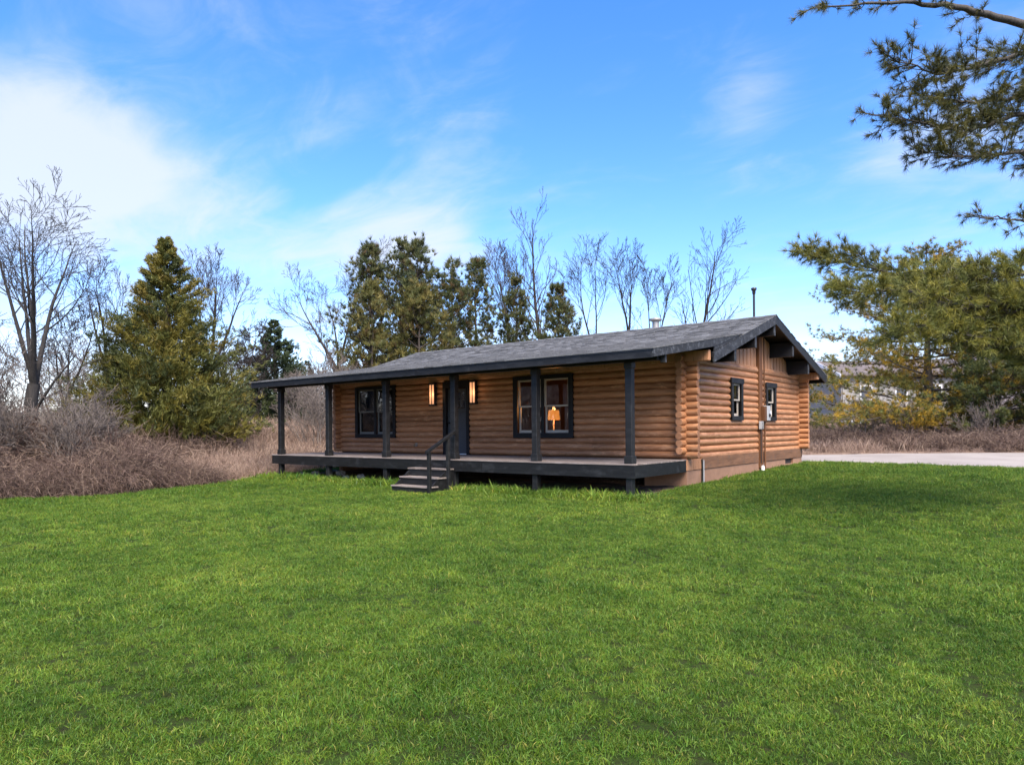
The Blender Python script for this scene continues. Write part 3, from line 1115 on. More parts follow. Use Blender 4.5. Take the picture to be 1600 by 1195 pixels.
# ------------------------------------------------------------------ things on and by the cabin
st = thing('porch_steps', (7.3, -0.5, -0.87), 'charcoal wooden porch steps with three worn treads and a handrail', 'steps')
SX0, SX1 = 6.62, 8.0
for k, (zt, yf) in enumerate(((-0.235, -0.36), (-0.445, -0.66), (-0.655, -0.96))):
    yb_ = -0.048 if k == 0 else yf + 0.34
    for s in range(2):
        w_ = (yb_ - yf) / 2
        box('tread', 'deck_wood', st, SX0 - 0.02, SX1 + 0.02, yf - 0.02 + s * w_, yf - 0.024 + (s + 1) * w_, zt - 0.038, zt, 0.005)
    box('riser', 'charcoal_paint', st, SX0, SX1, yf + 0.005, yf + 0.028, zt - 0.205, zt - 0.040, 0.003)
for x in (SX0 + 0.01, SX1 - 0.05):
    mb = MB()
    mb.prism_x([(-0.93, -0.98), (-0.93, -0.70), (-0.63, -0.49), (-0.33, -0.28), (-0.05, -0.28), (-0.05, -0.98)], x, x + 0.04)
    build(mb, 'stringer', 'charcoal_paint', st)
for y_, zt in ((-1.04, 0.21), (-0.36, 0.56)):
    box('rail_post', 'charcoal_paint', st, 8.005, 8.09, y_, y_ + 0.085, float(gz(8, y_)) - 0.1, zt, 0.005)
mb = MB()
mb.prism_x([(-1.08, 0.185), (-1.08, 0.245), (-0.03, 0.765), (-0.03, 0.705)], 7.995, 8.10)
build(mb, 'handrail', 'charcoal_paint', st)


def sconce(x, label):
    t = thing('wall_sconce', (x + 0.145, YF - 0.1, 1.88), label, 'wall light', 'lanterns beside the front door')
    f = YF - 0.10
    x += 0.025
    box('back_plate', 'dark_metal', t, x, x + 0.235, f - 0.02, f + 0.03, 1.53, 2.235, 0.004)
    box('cap', 'dark_metal', t, x - 0.004, x + 0.239, f - 0.105, f - 0.021, 2.185, 2.24, 0.004)
    box('cap', 'dark_metal', t, x - 0.004, x + 0.239, f - 0.105, f - 0.021, 1.525, 1.575, 0.004)
    box('side_plate', 'dark_metal', t, x, x + 0.012, f - 0.102, f - 0.021, 1.576, 2.184)
    box('side_plate', 'dark_metal', t, x + 0.223, x + 0.235, f - 0.102, f - 0.021, 1.576, 2.184)
    box('bar', 'dark_metal', t, x + 0.108, x + 0.127, f - 0.100, f - 0.076, 1.576, 2.184)
    for a, b in ((x + 0.014, x + 0.107), (x + 0.128, x + 0.221)):
        box('lit_panel', 'sconce_glass', t, a, b, f - 0.09, f - 0.021, 1.577, 2.183, 0.008)
    ld = bpy.data.lights.new('sconce_glow', 'POINT')
    ld.energy = 0.9
    ld.color = (1.0, 0.55, 0.28)
    ld.shadow_soft_size = 0.08
    lo = bpy.data.objects.new('sconce_glow', ld)
    sc.collection.objects.link(lo)
    lo.location = (x + 0.145, f - 0.2, 1.88)


sconce(4.585, 'lit amber wall lantern on the window side of the front door, nearer the grey curtain')
sconce(6.30, 'lit amber wall lantern between the front door and the lamp window')

lamp = thing('table_lamp', (8.66, 3.5, 0.62), 'small table lamp with glowing orange shade inside the window', 'lamp')
mb = MB()
mb.tube([(8.66, 3.5, 1.03), (8.66, 3.5, 1.31)], [0.185, 0.15], 24)
build(mb, 'shade', 'lamp_shade', lamp, True)
mb = MB()
mb.tube([(8.66, 3.5, 0.62), (8.66, 3.5, 0.64), (8.66, 3.5, 0.66), (8.66, 3.5, 1.18)], [0.09, 0.09, 0.02, 0.016], 12)
build(mb, 'stem', 'white_plastic', lamp, True)
ld = bpy.data.lights.new('lamp_bulb', 'POINT')
ld.energy = 26
ld.color = (1.0, 0.42, 0.13)
ld.shadow_soft_size = 0.05
lo = bpy.data.objects.new('lamp_bulb', ld)
sc.collection.objects.link(lo)
lo.location = (8.66, 3.5, 1.36)
tb = thing('side_table', (8.66, 3.5, 0.0), 'dark wooden side table carrying the lit lamp behind the window', 'table')
box('top', 'interior_wood', tb, 8.36, 8.96, 3.22, 3.78, 0.585, 0.62, 0.005)
for x in (8.39, 8.89):
    for y in (3.25, 3.71):
        box('leg', 'interior_wood', tb, x, x + 0.04, y, y + 0.04, 0.002, 0.585)

sg = thing('hose_spigot', (3.92, YF - 0.1, 0.29), 'round metal hose spigot low on the porch log wall', 'spigot')
mb = MB()
mb.tube([(3.92, YF - 0.07, 0.29), (3.92, YF - 0.115, 0.29)], [0.06, 0.06], 14)
mb.add([(3.92 + 0.06 * math.cos(a), YF - 0.115, 0.29 + 0.06 * math.sin(a)) for a in np.arange(14) * 2 * math.pi / 14], [(0, i, i + 1) for i in range(1, 13)])
build(mb, 'flange', 'galvanised', sg)
mb = MB()
mb.tube([(3.92, YF - 0.116, 0.29), (3.92, YF - 0.18, 0.29), (3.92, YF - 0.20, 0.24)], [0.018, 0.02, 0.018], 8)
build(mb, 'spout', 'brass', sg)

et = thing('electric_meter', (13.33, 7.93, 1.0), 'tall light grey electric meter box beside the gable window', 'meter')
box('cabinet', 'meter_grey', et, 13.29, 13.42, 7.79, 8.05, 0.955, 1.40, 0.01)
box('bracket', 'brown_post', et, 13.262, 13.40, 7.60, 7.785, 0.94, 1.38, 0.004)
mb = MB()
mb.tube([(13.42, 7.94, 1.12), (13.45, 7.94, 1.12), (13.46, 7.94, 1.12)], [0.05, 0.05, 0.03], 14)
mb.add([(13.46, 7.94 + 0.03 * math.cos(a), 1.12 + 0.03 * math.sin(a)) for a in np.arange(14) * 2 * math.pi / 14], [(0, i, i + 1) for i in range(1, 13)])
build(mb, 'dial', 'dark_metal', et)
mb = MB()
mb.tube([(13.31, 7.84, 1.40), (13.31, 7.84, 2.4), (13.32, 7.80, 3.42)], 0.022, 8)
build(mb, 'mast_conduit', 'brown_post', et, True)
mb = MB()
mb.tube([(13.31, 7.86, 0.955), (13.31, 7.86, -0.62)], 0.026, 8)
build(mb, 'ground_conduit', 'brown_post', et, True)
jb = thing('junction_box', (13.33, 7.45, 0.7), 'small grey junction box under and left of the electric meter', 'box')
box('case', 'meter_grey', jb, 13.289, 13.36, 7.40, 7.62, 0.70, 0.935, 0.008)
box('lid', 'galvanised', jb, 13.361, 13.372, 7.42, 7.60, 0.72, 0.915, 0.004)
mb = MB()
mb.tube([(13.30, 7.55, 0.70), (13.30, 7.55, -0.3)], 0.016, 8)
build(mb, 'cable', 'cable_black', jb, True)
ob = thing('outlet_cover', (13.28, 8.12, 1.05), 'small white cover plate between electric meter and gable window', 'cover')
box('plate', 'white_plastic', ob, 13.37, 13.40, 8.07, 8.20, 1.12, 1.25, 0.006)
box('conduit_arm', 'white_plastic', ob, 13.262, 13.37, 8.10, 8.16, 1.15, 1.21)
gc = thing('ground_sleeve', (13.30, 7.62, -0.58), 'short white plastic sleeve at the foot of the brown post', 'sleeve')
mb = MB()
mb.tube([(13.33, 7.60, -0.62), (13.33, 7.60, -0.40), (13.33, 7.60, -0.37)], [0.055, 0.05, 0.02], 12)
build(mb, 'body', 'white_plastic', gc, True)
wp = thing('drain_pipe', (13.29, 3.44, -0.62), 'thin pale pipe with black cable at the cabin\'s near corner', 'pipe')
mb = MB()
mb.tube([(13.275, 3.46, -0.70), (13.275, 3.46, -0.05)], 0.018, 8)
build(mb, 'pipe', 'meter_grey', wp, True)
mb = MB()
mb.tube([(13.27, 3.38, -0.70), (13.272, 3.39, -0.3), (13.27, 3.36, -0.02)], 0.022, 7)
build(mb, 'cable', 'cable_black', wp, True)

# debris under the far end of the deck
r2 = random.Random(8)
for k, (x, y, s) in enumerate(((0.55, 0.55, 0.24), (0.95, 0.8, 0.30), (1.35, 0.5, 0.20), (2.9, 0.5, 0.22), (3.35, 0.7, 0.26), (1.7, 1.2, 0.3))):
    mb = MB()
    u_ = np.random.default_rng(k)
    pts = []
    n1_, n2_ = 6, 8
    for a in range(1, n1_):
        for b_ in range(n2_):
            th, ph = math.pi * a / n1_, 2 * math.pi * b_ / n2_
            r_ = s * 0.5 * u_.uniform(0.75, 1.15)
            pts.append((x + 1.3 * r_ * math.sin(th) * math.cos(ph), y + r_ * math.sin(th) * math.sin(ph), 0.8 * r_ * math.cos(th)))
    pts = np.array(pts)
    pts[:, 2] += float(gz(x, y)) + s * 0.25
    top, bot = pts[:n2_].mean(0) + (0, 0, s * 0.03), pts[-n2_:].mean(0)
    V = np.vstack([pts, top, bot])
    q = [(a * n2_ + b_, a * n2_ + (b_ + 1) % n2_, (a + 1) * n2_ + (b_ + 1) % n2_, (a + 1) * n2_ + b_) for a in range(n1_ - 2) for b_ in range(n2_)]
    mb.add(V, q)
    mb.p.append(np.array([(len(pts), (b_ + 1) % n2_, b_) for b_ in range(n2_)] + [(len(pts) + 1, (n1_ - 2) * n2_ + b_, (n1_ - 2) * n2_ + (b_ + 1) % n2_) for b_ in range(n2_)]))
    o = build(mb, 'rock', 'stone', None)
    tag(o, 'pale rubble rock lying in shade under the far end of the deck', 'rock', 'rubble rocks under the deck')


# ------------------------------------------------------------------ vegetation helpers
def unit(v):
    return v / (np.linalg.norm(v, axis=-1, keepdims=True) + 1e-9)


def blades(mb, base, dirs, length, width, col, rng_, bend=0.0):
    """one thin leaf or needle per row: a triangle, or two when bent"""
    n = len(base)
    side = unit(np.cross(dirs, rng_.normal(size=(n, 3))))
    hw = side * (np.broadcast_to(width, (n,)) / 2)[:, None]
    ln = np.broadcast_to(length, (n,))[:, None]
    col = np.broadcast_to(col, (n, 3))
    if bend:
        mid = base + dirs * ln * 0.55
        d2 = unit(dirs + np.array((0, 0, -1.0)) * bend * rng_.uniform(0.2, 1.2, (n, 1)) + rng_.normal(size=(n, 3)) * 0.25)
        tip = mid + d2 * ln * 0.5
        V_ = np.stack([base - hw, base + hw, mid + hw * 0.8, mid - hw * 0.8, tip], 1).reshape(-1, 3)
        k = np.arange(n)[:, None] * 5
        mb.add(V_, k + np.array([0, 1, 2, 3]), np.repeat(col, 5, 0))
        mb.p.append(k + np.array([3, 2, 4]) + mb.n - 5 * n)
    else:
        V_ = np.stack([base - hw, base + hw, base + dirs * ln], 1).reshape(-1, 3)
        mb.add(V_, np.arange(n)[:, None] * 3 + np.array([0, 1, 2]), np.repeat(col, 3, 0))


def cr3(a, b):
    return np.array((a[1] * b[2] - a[2] * b[1], a[2] * b[0] - a[0] * b[2], a[0] * b[1] - a[1] * b[0]))


def rot_about(v, axis, ang):
    """v turned by ang about an axis square to it"""
    axis = axis / (math.sqrt(axis @ axis) + 1e-9)
    return v * math.cos(ang) + cr3(axis, v) * math.sin(ang)


def bare_tree(name, label, base, height, r0, seed, mat='bark_grey', leaders=3, fork=0.3, spread=0.35, lean=(0, 0), levels=4,
              nch=(9, 6, 4, 2), ratio=(0.48, 0.56, 0.58, 0.55), trop=0.06, wig=0.10, minr=0.007, cat='tree', group=None, ang=0.75, trunk_sides=9, stems=1):
    rg = np.random.default_rng(seed)
    x, y = base
    z = float(gz(x, y)) - 0.1
    t = thing(name, (x, y, z), label, cat, group)
    tm, cm = MB(), MB()

    def branch(p, d, L_, r, lvl, taper=0.3):
        seg = max(3, min(9, int(L_ / (0.55 if lvl < 2 else 0.35)) + 2))
        pts = [p]
        for s in range(seg):
            d = d + rg.normal(size=3) * wig * ((1.0 if lvl < 2 else 0.65) if lvl else 0.5) + np.array((0, 0, trop * (1.0 if lvl else 0.6)))
            d = d / math.sqrt(d @ d)
            pts.append(pts[-1] + d * L_ / seg)
        pts = np.array(pts)
        rr = np.linspace(r, max(minr * 0.7, r * taper), seg + 1)
        if lvl == 0:
            rr[0] *= 1.35
        (tm if lvl <= 1 else cm).tube(pts, rr, trunk_sides if lvl == 0 else (6 if lvl == 1 else (4 if lvl == 2 else 3)))
        if lvl >= levels:
            return
        n_ = nch[min(lvl, len(nch) - 1)]
        for q in range(n_):
            t_ = (0.28 + 0.72 * (q + rg.uniform(0, 1)) / n_) if lvl else (0.3 + 0.7 * (q + rg.uniform(0, 1)) / n_)
            f = min(t_, 0.999) * seg
            i_ = int(f)
            pp = pts[i_] * (1 - f + i_) + pts[i_ + 1] * (f - i_)
            dd = unit(pts[i_ + 1] - pts[i_])
            ax_ = cr3(dd, rg.normal(size=3))
            cd_ = rot_about(dd, ax_, ang * rg.uniform(0.55, 1.25))
            rl = r * (1 - t_ * (1 - taper))
            branch(pp, cd_, L_ * ratio[min(lvl, len(ratio) - 1)] * (1.25 - 0.7 * t_) * rg.uniform(0.7, 1.2), max(minr, rl * rg.uniform(0.34, 0.52)), lvl + 1)

    for s in range(stems):
        d0 = unit(np.array((lean[0] + (rg.normal() * 0.22 if stems > 1 else 0), lean[1] + (rg.normal() * 0.22 if stems > 1 else 0), 1.0)))
        p0 = np.array((x, y, z)) + np.array((rg.normal() * 0.15, rg.normal() * 0.15, 0)) * (stems > 1)
        hh = height * (1 if s == 0 else rg.uniform(0.7, 0.95))
        if leaders <= 1:
            branch(p0, d0, hh, r0, 0, 0.12)
        else:
            tl_ = hh * fork
            n = 6
            pts = p0 + d0 * np.linspace(0, tl_, n)[:, None] + np.vstack([np.zeros(3), rg.normal(size=(n - 1, 3)) * 0.03])
            rr = np.linspace(r0 * 1.25, r0 * 0.9, n)
            rr[0] *= 1.25
            tm.tube(pts, rr, trunk_sides)
            for k in range(leaders):
                az = 2 * math.pi * k / leaders + rg.uniform(-0.5, 0.5)
                sp = spread * rg.uniform(0.5, 1.3)
                dd = unit(d0 + np.array((math.cos(az), math.sin(az), 0)) * sp)
                branch(pts[-1] - d0 * 0.15 * k / leaders, dd, (hh - tl_) * rg.uniform(0.8, 1.05), r0 * rg.uniform(0.42, 0.6), 0, 0.10)
            for k in range(4):
                f = rg.uniform(0.35, 0.95)
                az = rg.uniform(0, 6.28)
                branch(p0 + d0 * tl_ * f, unit(np.array((math.cos(az), math.sin(az), 0.7))), hh * 0.3, r0 * 0.28, 1)
    build(tm, 'trunk', mat, t, True)
    build(cm, 'crown', mat, t, False)
    return t


# bare trees: (label, x, y, height, ...)
bare_tree('bare_tree', 'tall dark bare tree with spreading leaders above the brambles, beside the cedar', (-7.25, -4.85), 9.4, 0.21, 21, 'bark_grey', 5, 0.32, 0.42, (0.03, 0.02),
          nch=(8, 6, 4, 2), ratio=(0.48, 0.52, 0.58, 0.55), trop=0.035, ang=0.72, minr=0.007)
bare_tree('bare_tree', 'slim bare tree rising between the tall dark tree and the cedar', (-12.4, -0.4), 7.4, 0.15, 22, 'bark_dark', 3, 0.45, 0.38, nch=(7, 5, 4, 2), ang=0.6, minr=0.0070)
bare_tree('bare_tree', 'short bare tree just behind the tall dark trunk', (-15.4, -0.9), 6.1, 0.16, 23, 'bark_dark', 3, 0.3, 0.5, nch=(7, 5, 4, 3), minr=0.010)
bare_tree('bare_tree', 'bare rounded tree showing behind the top of the cedar', (-14.4, 5.1), 9.0, 0.17, 24, 'bark_pink', 4, 0.42, 0.42, (0.05, 0.05), nch=(8, 6, 4, 2), ang=0.6, minr=0.0077)
bare_tree('bare_tree', 'low reddish bare tree with dense twigs behind the cedar', (-15.2, 7.3), 6.1, 0.13, 25, 'bark_pink', 4, 0.2, 0.6, nch=(8, 6, 5, 4), ang=0.8, minr=0.011)
bare_tree('bare_tree', 'bare tree with a long side limb just before the pine cluster', (-18.6, 16.8), 11.4, 0.22, 26, 'bark_pink', 3, 0.38, 0.35, nch=(9, 6, 4, 2), ang=0.7, minr=0.0098)
bare_tree('bare_tree', 'thin bare tree against the near edge of the pine cluster', (-17.4, 17.9), 9.4, 0.13, 27, 'bark_pink', 2, 0.3, 0.3, nch=(7, 5, 4, 2), ang=0.6, minr=0.0091)
bare_tree('bare_tree', 'tall narrow bare tree, the slimmer of two over the small dark pines', (-13.8, 29.6), 14.8, 0.22, 28, 'bark_pink', 3, 0.35, 0.22, nch=(10, 5, 3, 2), ang=0.5, minr=0.012)
bare_tree('bare_tree', 'tallest bare tree with upswept limbs behind the small dark pines', (-11.8, 31.2), 15.4, 0.25, 29, 'bark_pink', 1, nch=(20, 5, 3, 2), ratio=(0.34, 0.45, 0.55, 0.5), ang=0.5, minr=0.012, trop=0.10)
bare_tree('bare_tree', 'bare tree nearest the small pines in the row over the roof ridge', (-11.0, 38.2), 14.2, 0.20, 30, 'bark_dark', 2, 0.45, 0.25, nch=(11, 5, 3, 2), ang=0.6, minr=0.012, lean=(-0.05, -0.03))
bare_tree('bare_tree', 'forked bare tree in the middle of the row over the roof ridge', (-9.0, 39.6), 14.4, 0.20, 31, 'bark_dark', 2, 0.5, 0.25, nch=(11, 5, 3, 2), ang=0.6, minr=0.012)
bare_tree('bare_tree', 'leaning bare tree just before the mushroom roof vent', (-7.6, 40.9), 13.8, 0.18, 32, 'bark_dark', 2, 0.42, 0.3, nch=(9, 6, 4, 2), ang=0.55, minr=0.012, lean=(0.06, 0.03))
bare_tree('bare_tree', 'single straight bare tree between the two roof vents', (-4.1, 41.2), 15.0, 0.22, 33, 'bark_dark', 1, nch=(20, 5, 3, 2), ratio=(0.38, 0.45, 0.55, 0.5), ang=0.62, minr=0.012, trop=0.06)
bare_tree('bare_tree', 'bare twiggy tree top showing above the golden pine', (14.8, 46.0), 11.7, 0.20, 34, 'bark_dark', 3, 0.5, 0.4, nch=(8, 5, 4, 2), ang=0.7, minr=0.016)
bare_tree('bare_shrub', 'leafless multi-stemmed shrub seen under the porch roof between two posts', (-5.6, 5.5), 3.1, 0.035, 35, 'twig_grey', 1, stems=6, nch=(9, 5, 4, 2), ang=0.55, minr=0.007, levels=3, cat='shrub')
for k, (x, y, h_, lb) in enumerate(((-22.0, -6.5, 6.2, 'brownish bare thicket tree at the edge of the picture behind the tall tree'),
                                    (-24.0, 1.5, 6.0, 'hazy bare thicket tree between the tall tree and cedar'),
                                    (-22.5, 12.5, 5.2, 'grey bare thicket bush beside the small spruce'),
                                    (-12.5, 9.4, 3.9, 'grey tangled bush between the cedar and the porch'),
                                    (-13.5, 12.2, 4.4, 'grey tangled bush behind the end of the porch roof'),
                                    (-10.2, 11.2, 3.6, 'low tangled bush beyond the porch\'s far corner'),
                                    (-12.5, -8.0, 4.2, 'reddish-brown thicket bush at the picture edge, in front of the brown conifer'),
                                    (-12.0, -4.2, 3.8, 'brown thicket bush just behind the tall dark trunk'),
                                    (-10.4, -6.8, 3.4, 'brown thicket bush standing in the brambles by the picture edge'),
                                    (-9.0, 8.6, 3.2, 'small grey bush directly behind the far porch posts'))):
    bare_tree('bare_shrub', lb, (x, y), h_, 0.05, 60 + k, 'twig_grey', 1, stems=7, nch=(10, 6, 4, 3), ang=0.75, minr=0.010, levels=3, cat='bush', group='leafless bushes behind the brambles', wig=0.16)


for k, (x, y, h_, lb) in enumerate(((12.4, 25.2, 2.6, 'dark leafless bush in front of the golden pine, nearest the cabin corner'),
                                    (14.0, 25.6, 2.2, 'leafless bush right under the golden pine'),
                                    (17.2, 25.0, 2.0, 'leafless reddish bush between the golden and the green pine'))):
    bare_tree('bare_shrub', lb, (x, y), h_, 0.03, 80 + k, 'twig_grey', 1, stems=8, nch=(8, 5, 3, 2), ang=0.7, minr=0.008, levels=3, cat='bush', group='leafless bushes beyond the driveway', wig=0.14)
# bushes of the bramble bank
src = [o for o in sc.objects if o.name.startswith('bare_shrub')][3:9]
rt = random.Random(9)
BL = ['bush in the brambles nearest the lawn, low in front of the tall dark tree',
      'bush in the brambles just in front of the tall dark trunk',
      'bush in the brambles between tall dark tree and lawn, on the cedar side',
      'bush in the brambles at the picture edge below the tall tree', "bush in the brambles at the cedar's outer foot",
      'bush in the brambles halfway from tall trunk to the cedar, near the lawn',
      'bush in the brambles close behind the tall dark trunk at the picture edge',
      'bush between the tall dark tree and the cedar, behind the brambles',
      'bush half cut by the picture edge behind the brambles', "bush close behind the cedar's outer side",
      'lowest bush cut by the picture edge in the brambles', "tangled bush in the gap just behind the cedar's inner side",
      'grey bush between cedar and spruce, lower of two',
      'grey bush between cedar and spruce, higher of two']
for k, (x, y) in enumerate(((-3.2, -8.4), (-4.4, -6.4), (-3.0, -5.2), (-5.4, -8.6), (-6.2, -3.0), (-4.8, -4.0), (-7.6, -7.2), (-9.2, -3.4), (-8.6, -9.0), (-10.5, -1.2), (-6.6, -10.2))):
    o = src[k % len(src)]
    c = o.copy()
    sc.collection.objects.link(c)
    c['label'] = 'leafless ' + BL[k]
    c['group'] = 'bushes in the bramble bank'
    c.matrix_basis = Matrix.Translation((x, y, float(gz(x, y)) - 0.1)) @ Matrix.Rotation(k * 1.7, 4, 'Z') @ Matrix.Scale(rt.uniform(0.55, 0.85), 4)
    for ch in o.children:
        d = ch.copy()
        sc.collection.objects.link(d)
        d.parent = c
        d.matrix_parent_inverse = ch.matrix_parent_inverse.copy()
# bushes added along the lawn out of view, for the porch windows to mirror
src = [o for o in sc.objects if o.name.startswith('bare_shrub')][1:6]
rt = random.Random(4)
for k in range(22):
    o = src[k % len(src)]
    x, y = -4.5 - rt.uniform(0, 7), -9.5 - k * 1.15
    c = o.copy()
    sc.collection.objects.link(c)
    c['label'] = 'leafless bush added out of view for the porch windows to mirror'
    c['group'] = 'bushes added for the window reflections'
    c.matrix_basis = Matrix.Translation((x, y, float(gz(x, y)) - 0.1)) @ Matrix.Rotation(k * 1.3, 4, 'Z') @ Matrix.Scale(rt.uniform(1.1, 1.6), 4)
    for ch in o.children:
        d = ch.copy()
        sc.collection.objects.link(d)
        d.parent = c
        d.matrix_parent_inverse = ch.matrix_parent_inverse.copy()


# cedar --------------------------------------------------------------
def cedar(name, label, base, height, radius, seed, cols, nbr=420, per=42, mat='bark_dark', cat='tree', bl=(0.16, 0.36), bw=0.032, taper=0.85):
    rg = np.random.default_rng(seed)
    x, y = base
    z = float(gz(x, y)) - 0.1
    t = thing(name, (x, y, z), label, cat)
    tm, cm = MB(), MB()
    tm.tube([(x, y, z), (x + .05, y, z + height * 0.5), (x, y + .03, z + height * 0.97)], [radius * 0.07, radius * 0.04, 0.015], 8)
    B, D, L_, C_ = [], [], [], []
    for k in range(nbr):
        f = rg.uniform(0, 1) ** 1.45
        hz_ = 0.04 + 0.95 * f
        az = rg.uniform(0, 6.283)
        lobe = 1 + 0.16 * math.sin(3 * az + 5 * f * 3) + 0.08 * math.sin(7 * az - 11 * f)
        r = radius * (1 - f) ** taper * lobe * rg.uniform(0.62, 1.12) + 0.08
        zc = z + height * hz_
        out = np.array((math.cos(az), math.sin(az), 0.0))
        rise = rg.uniform(0.10, 0.55) * r
        tip = np.array((x, y, zc)) + out * r + np.array((0, 0, rise))
        root = np.array((x, y, zc - 0.1))
        tm.tube(np.array([root, root * 0.5 + tip * 0.5 - (0, 0, 0.08 * r), tip]), [0.022, 0.012, 0.005], 3)
        u_ = rg.uniform(0.35, 1.0, per) ** 0.7
        c_ = root + (tip - root) * u_[:, None] - np.array((0, 0, 0.3)) * (u_ * (1 - u_))[:, None] * r * 0.6
        sz = 0.02 + 0.18 * (1 - f)
        c_ = c_ + rg.normal(size=(per, 3)) * np.array((sz, sz, sz * 0.8))
        B.append(c_)
        D.append(unit(out * rg.uniform(0.35, 0.9) + np.array((0, 0, rg.uniform(0.3, 0.9))) + rg.normal(size=(per, 3)) * 0.38))
        L_.append(rg.uniform(bl[0], bl[1], per) * (0.38 + 0.72 * (1 - f)))
        ci = cols[rg.choice(len(cols), p=[0.34, 0.30, 0.22, 0.14])] if len(cols) == 4 else cols[rg.integers(len(cols))]
        C_.append(np.array(ci) * rg.uniform(0.75, 1.2, (per, 1)))
    B, D, L_, C_ = np.concatenate(B), np.concatenate(D), np.concatenate(L_), np.concatenate(C_)
    for s in range(6):
        d2 = unit(D + rg.normal(size=D.shape) * 0.36)
        blades(cm, B + rg.normal(size=B.shape) * 0.025, d2, L_ * rg.uniform(0.6, 1.1, len(L_)), bw, C_, rg)
    build(tm, 'trunk', mat, t, True)
    build(cm, 'crown', 'needles', t)
    return t


cedar('cedar_tree', 'broad conical olive-green cedar standing in the brambles', (-8.64, 0.47), 9.2, 3.75, 40,
      [(0.125, 0.128, 0.030), (0.185, 0.160, 0.030), (0.075, 0.090, 0.030), (0.195, 0.155, 0.034)], 640, 46, taper=0.95)
cedar('spruce_tree', 'small grey-green spruce peeking over the end of the porch roof', (-16.6, 10.6), 7.0, 2.8, 41,
      [(0.05, 0.075, 0.032), (0.07, 0.095, 0.042), (0.036, 0.055, 0.026)], 260, 30, bl=(0.2, 0.42), bw=0.05)
cedar('spruce_tree', 'tiny dark young spruce near the foot of the long-limbed bare tree', (-19.0, 14.6), 4.9, 1.1, 42,
      [(0.025, 0.04, 0.018), (0.04, 0.055, 0.024)], 90, 20, bl=(0.18, 0.35), bw=0.05)
cedar('brown_conifer', 'dull brown conifer half hidden behind the tall dark tree', (-17.5, -7.6), 6.6, 1.9, 43,
      [(0.085, 0.06, 0.045), (0.11, 0.075, 0.055), (0.06, 0.05, 0.04)], 170, 26, bw=0.05)


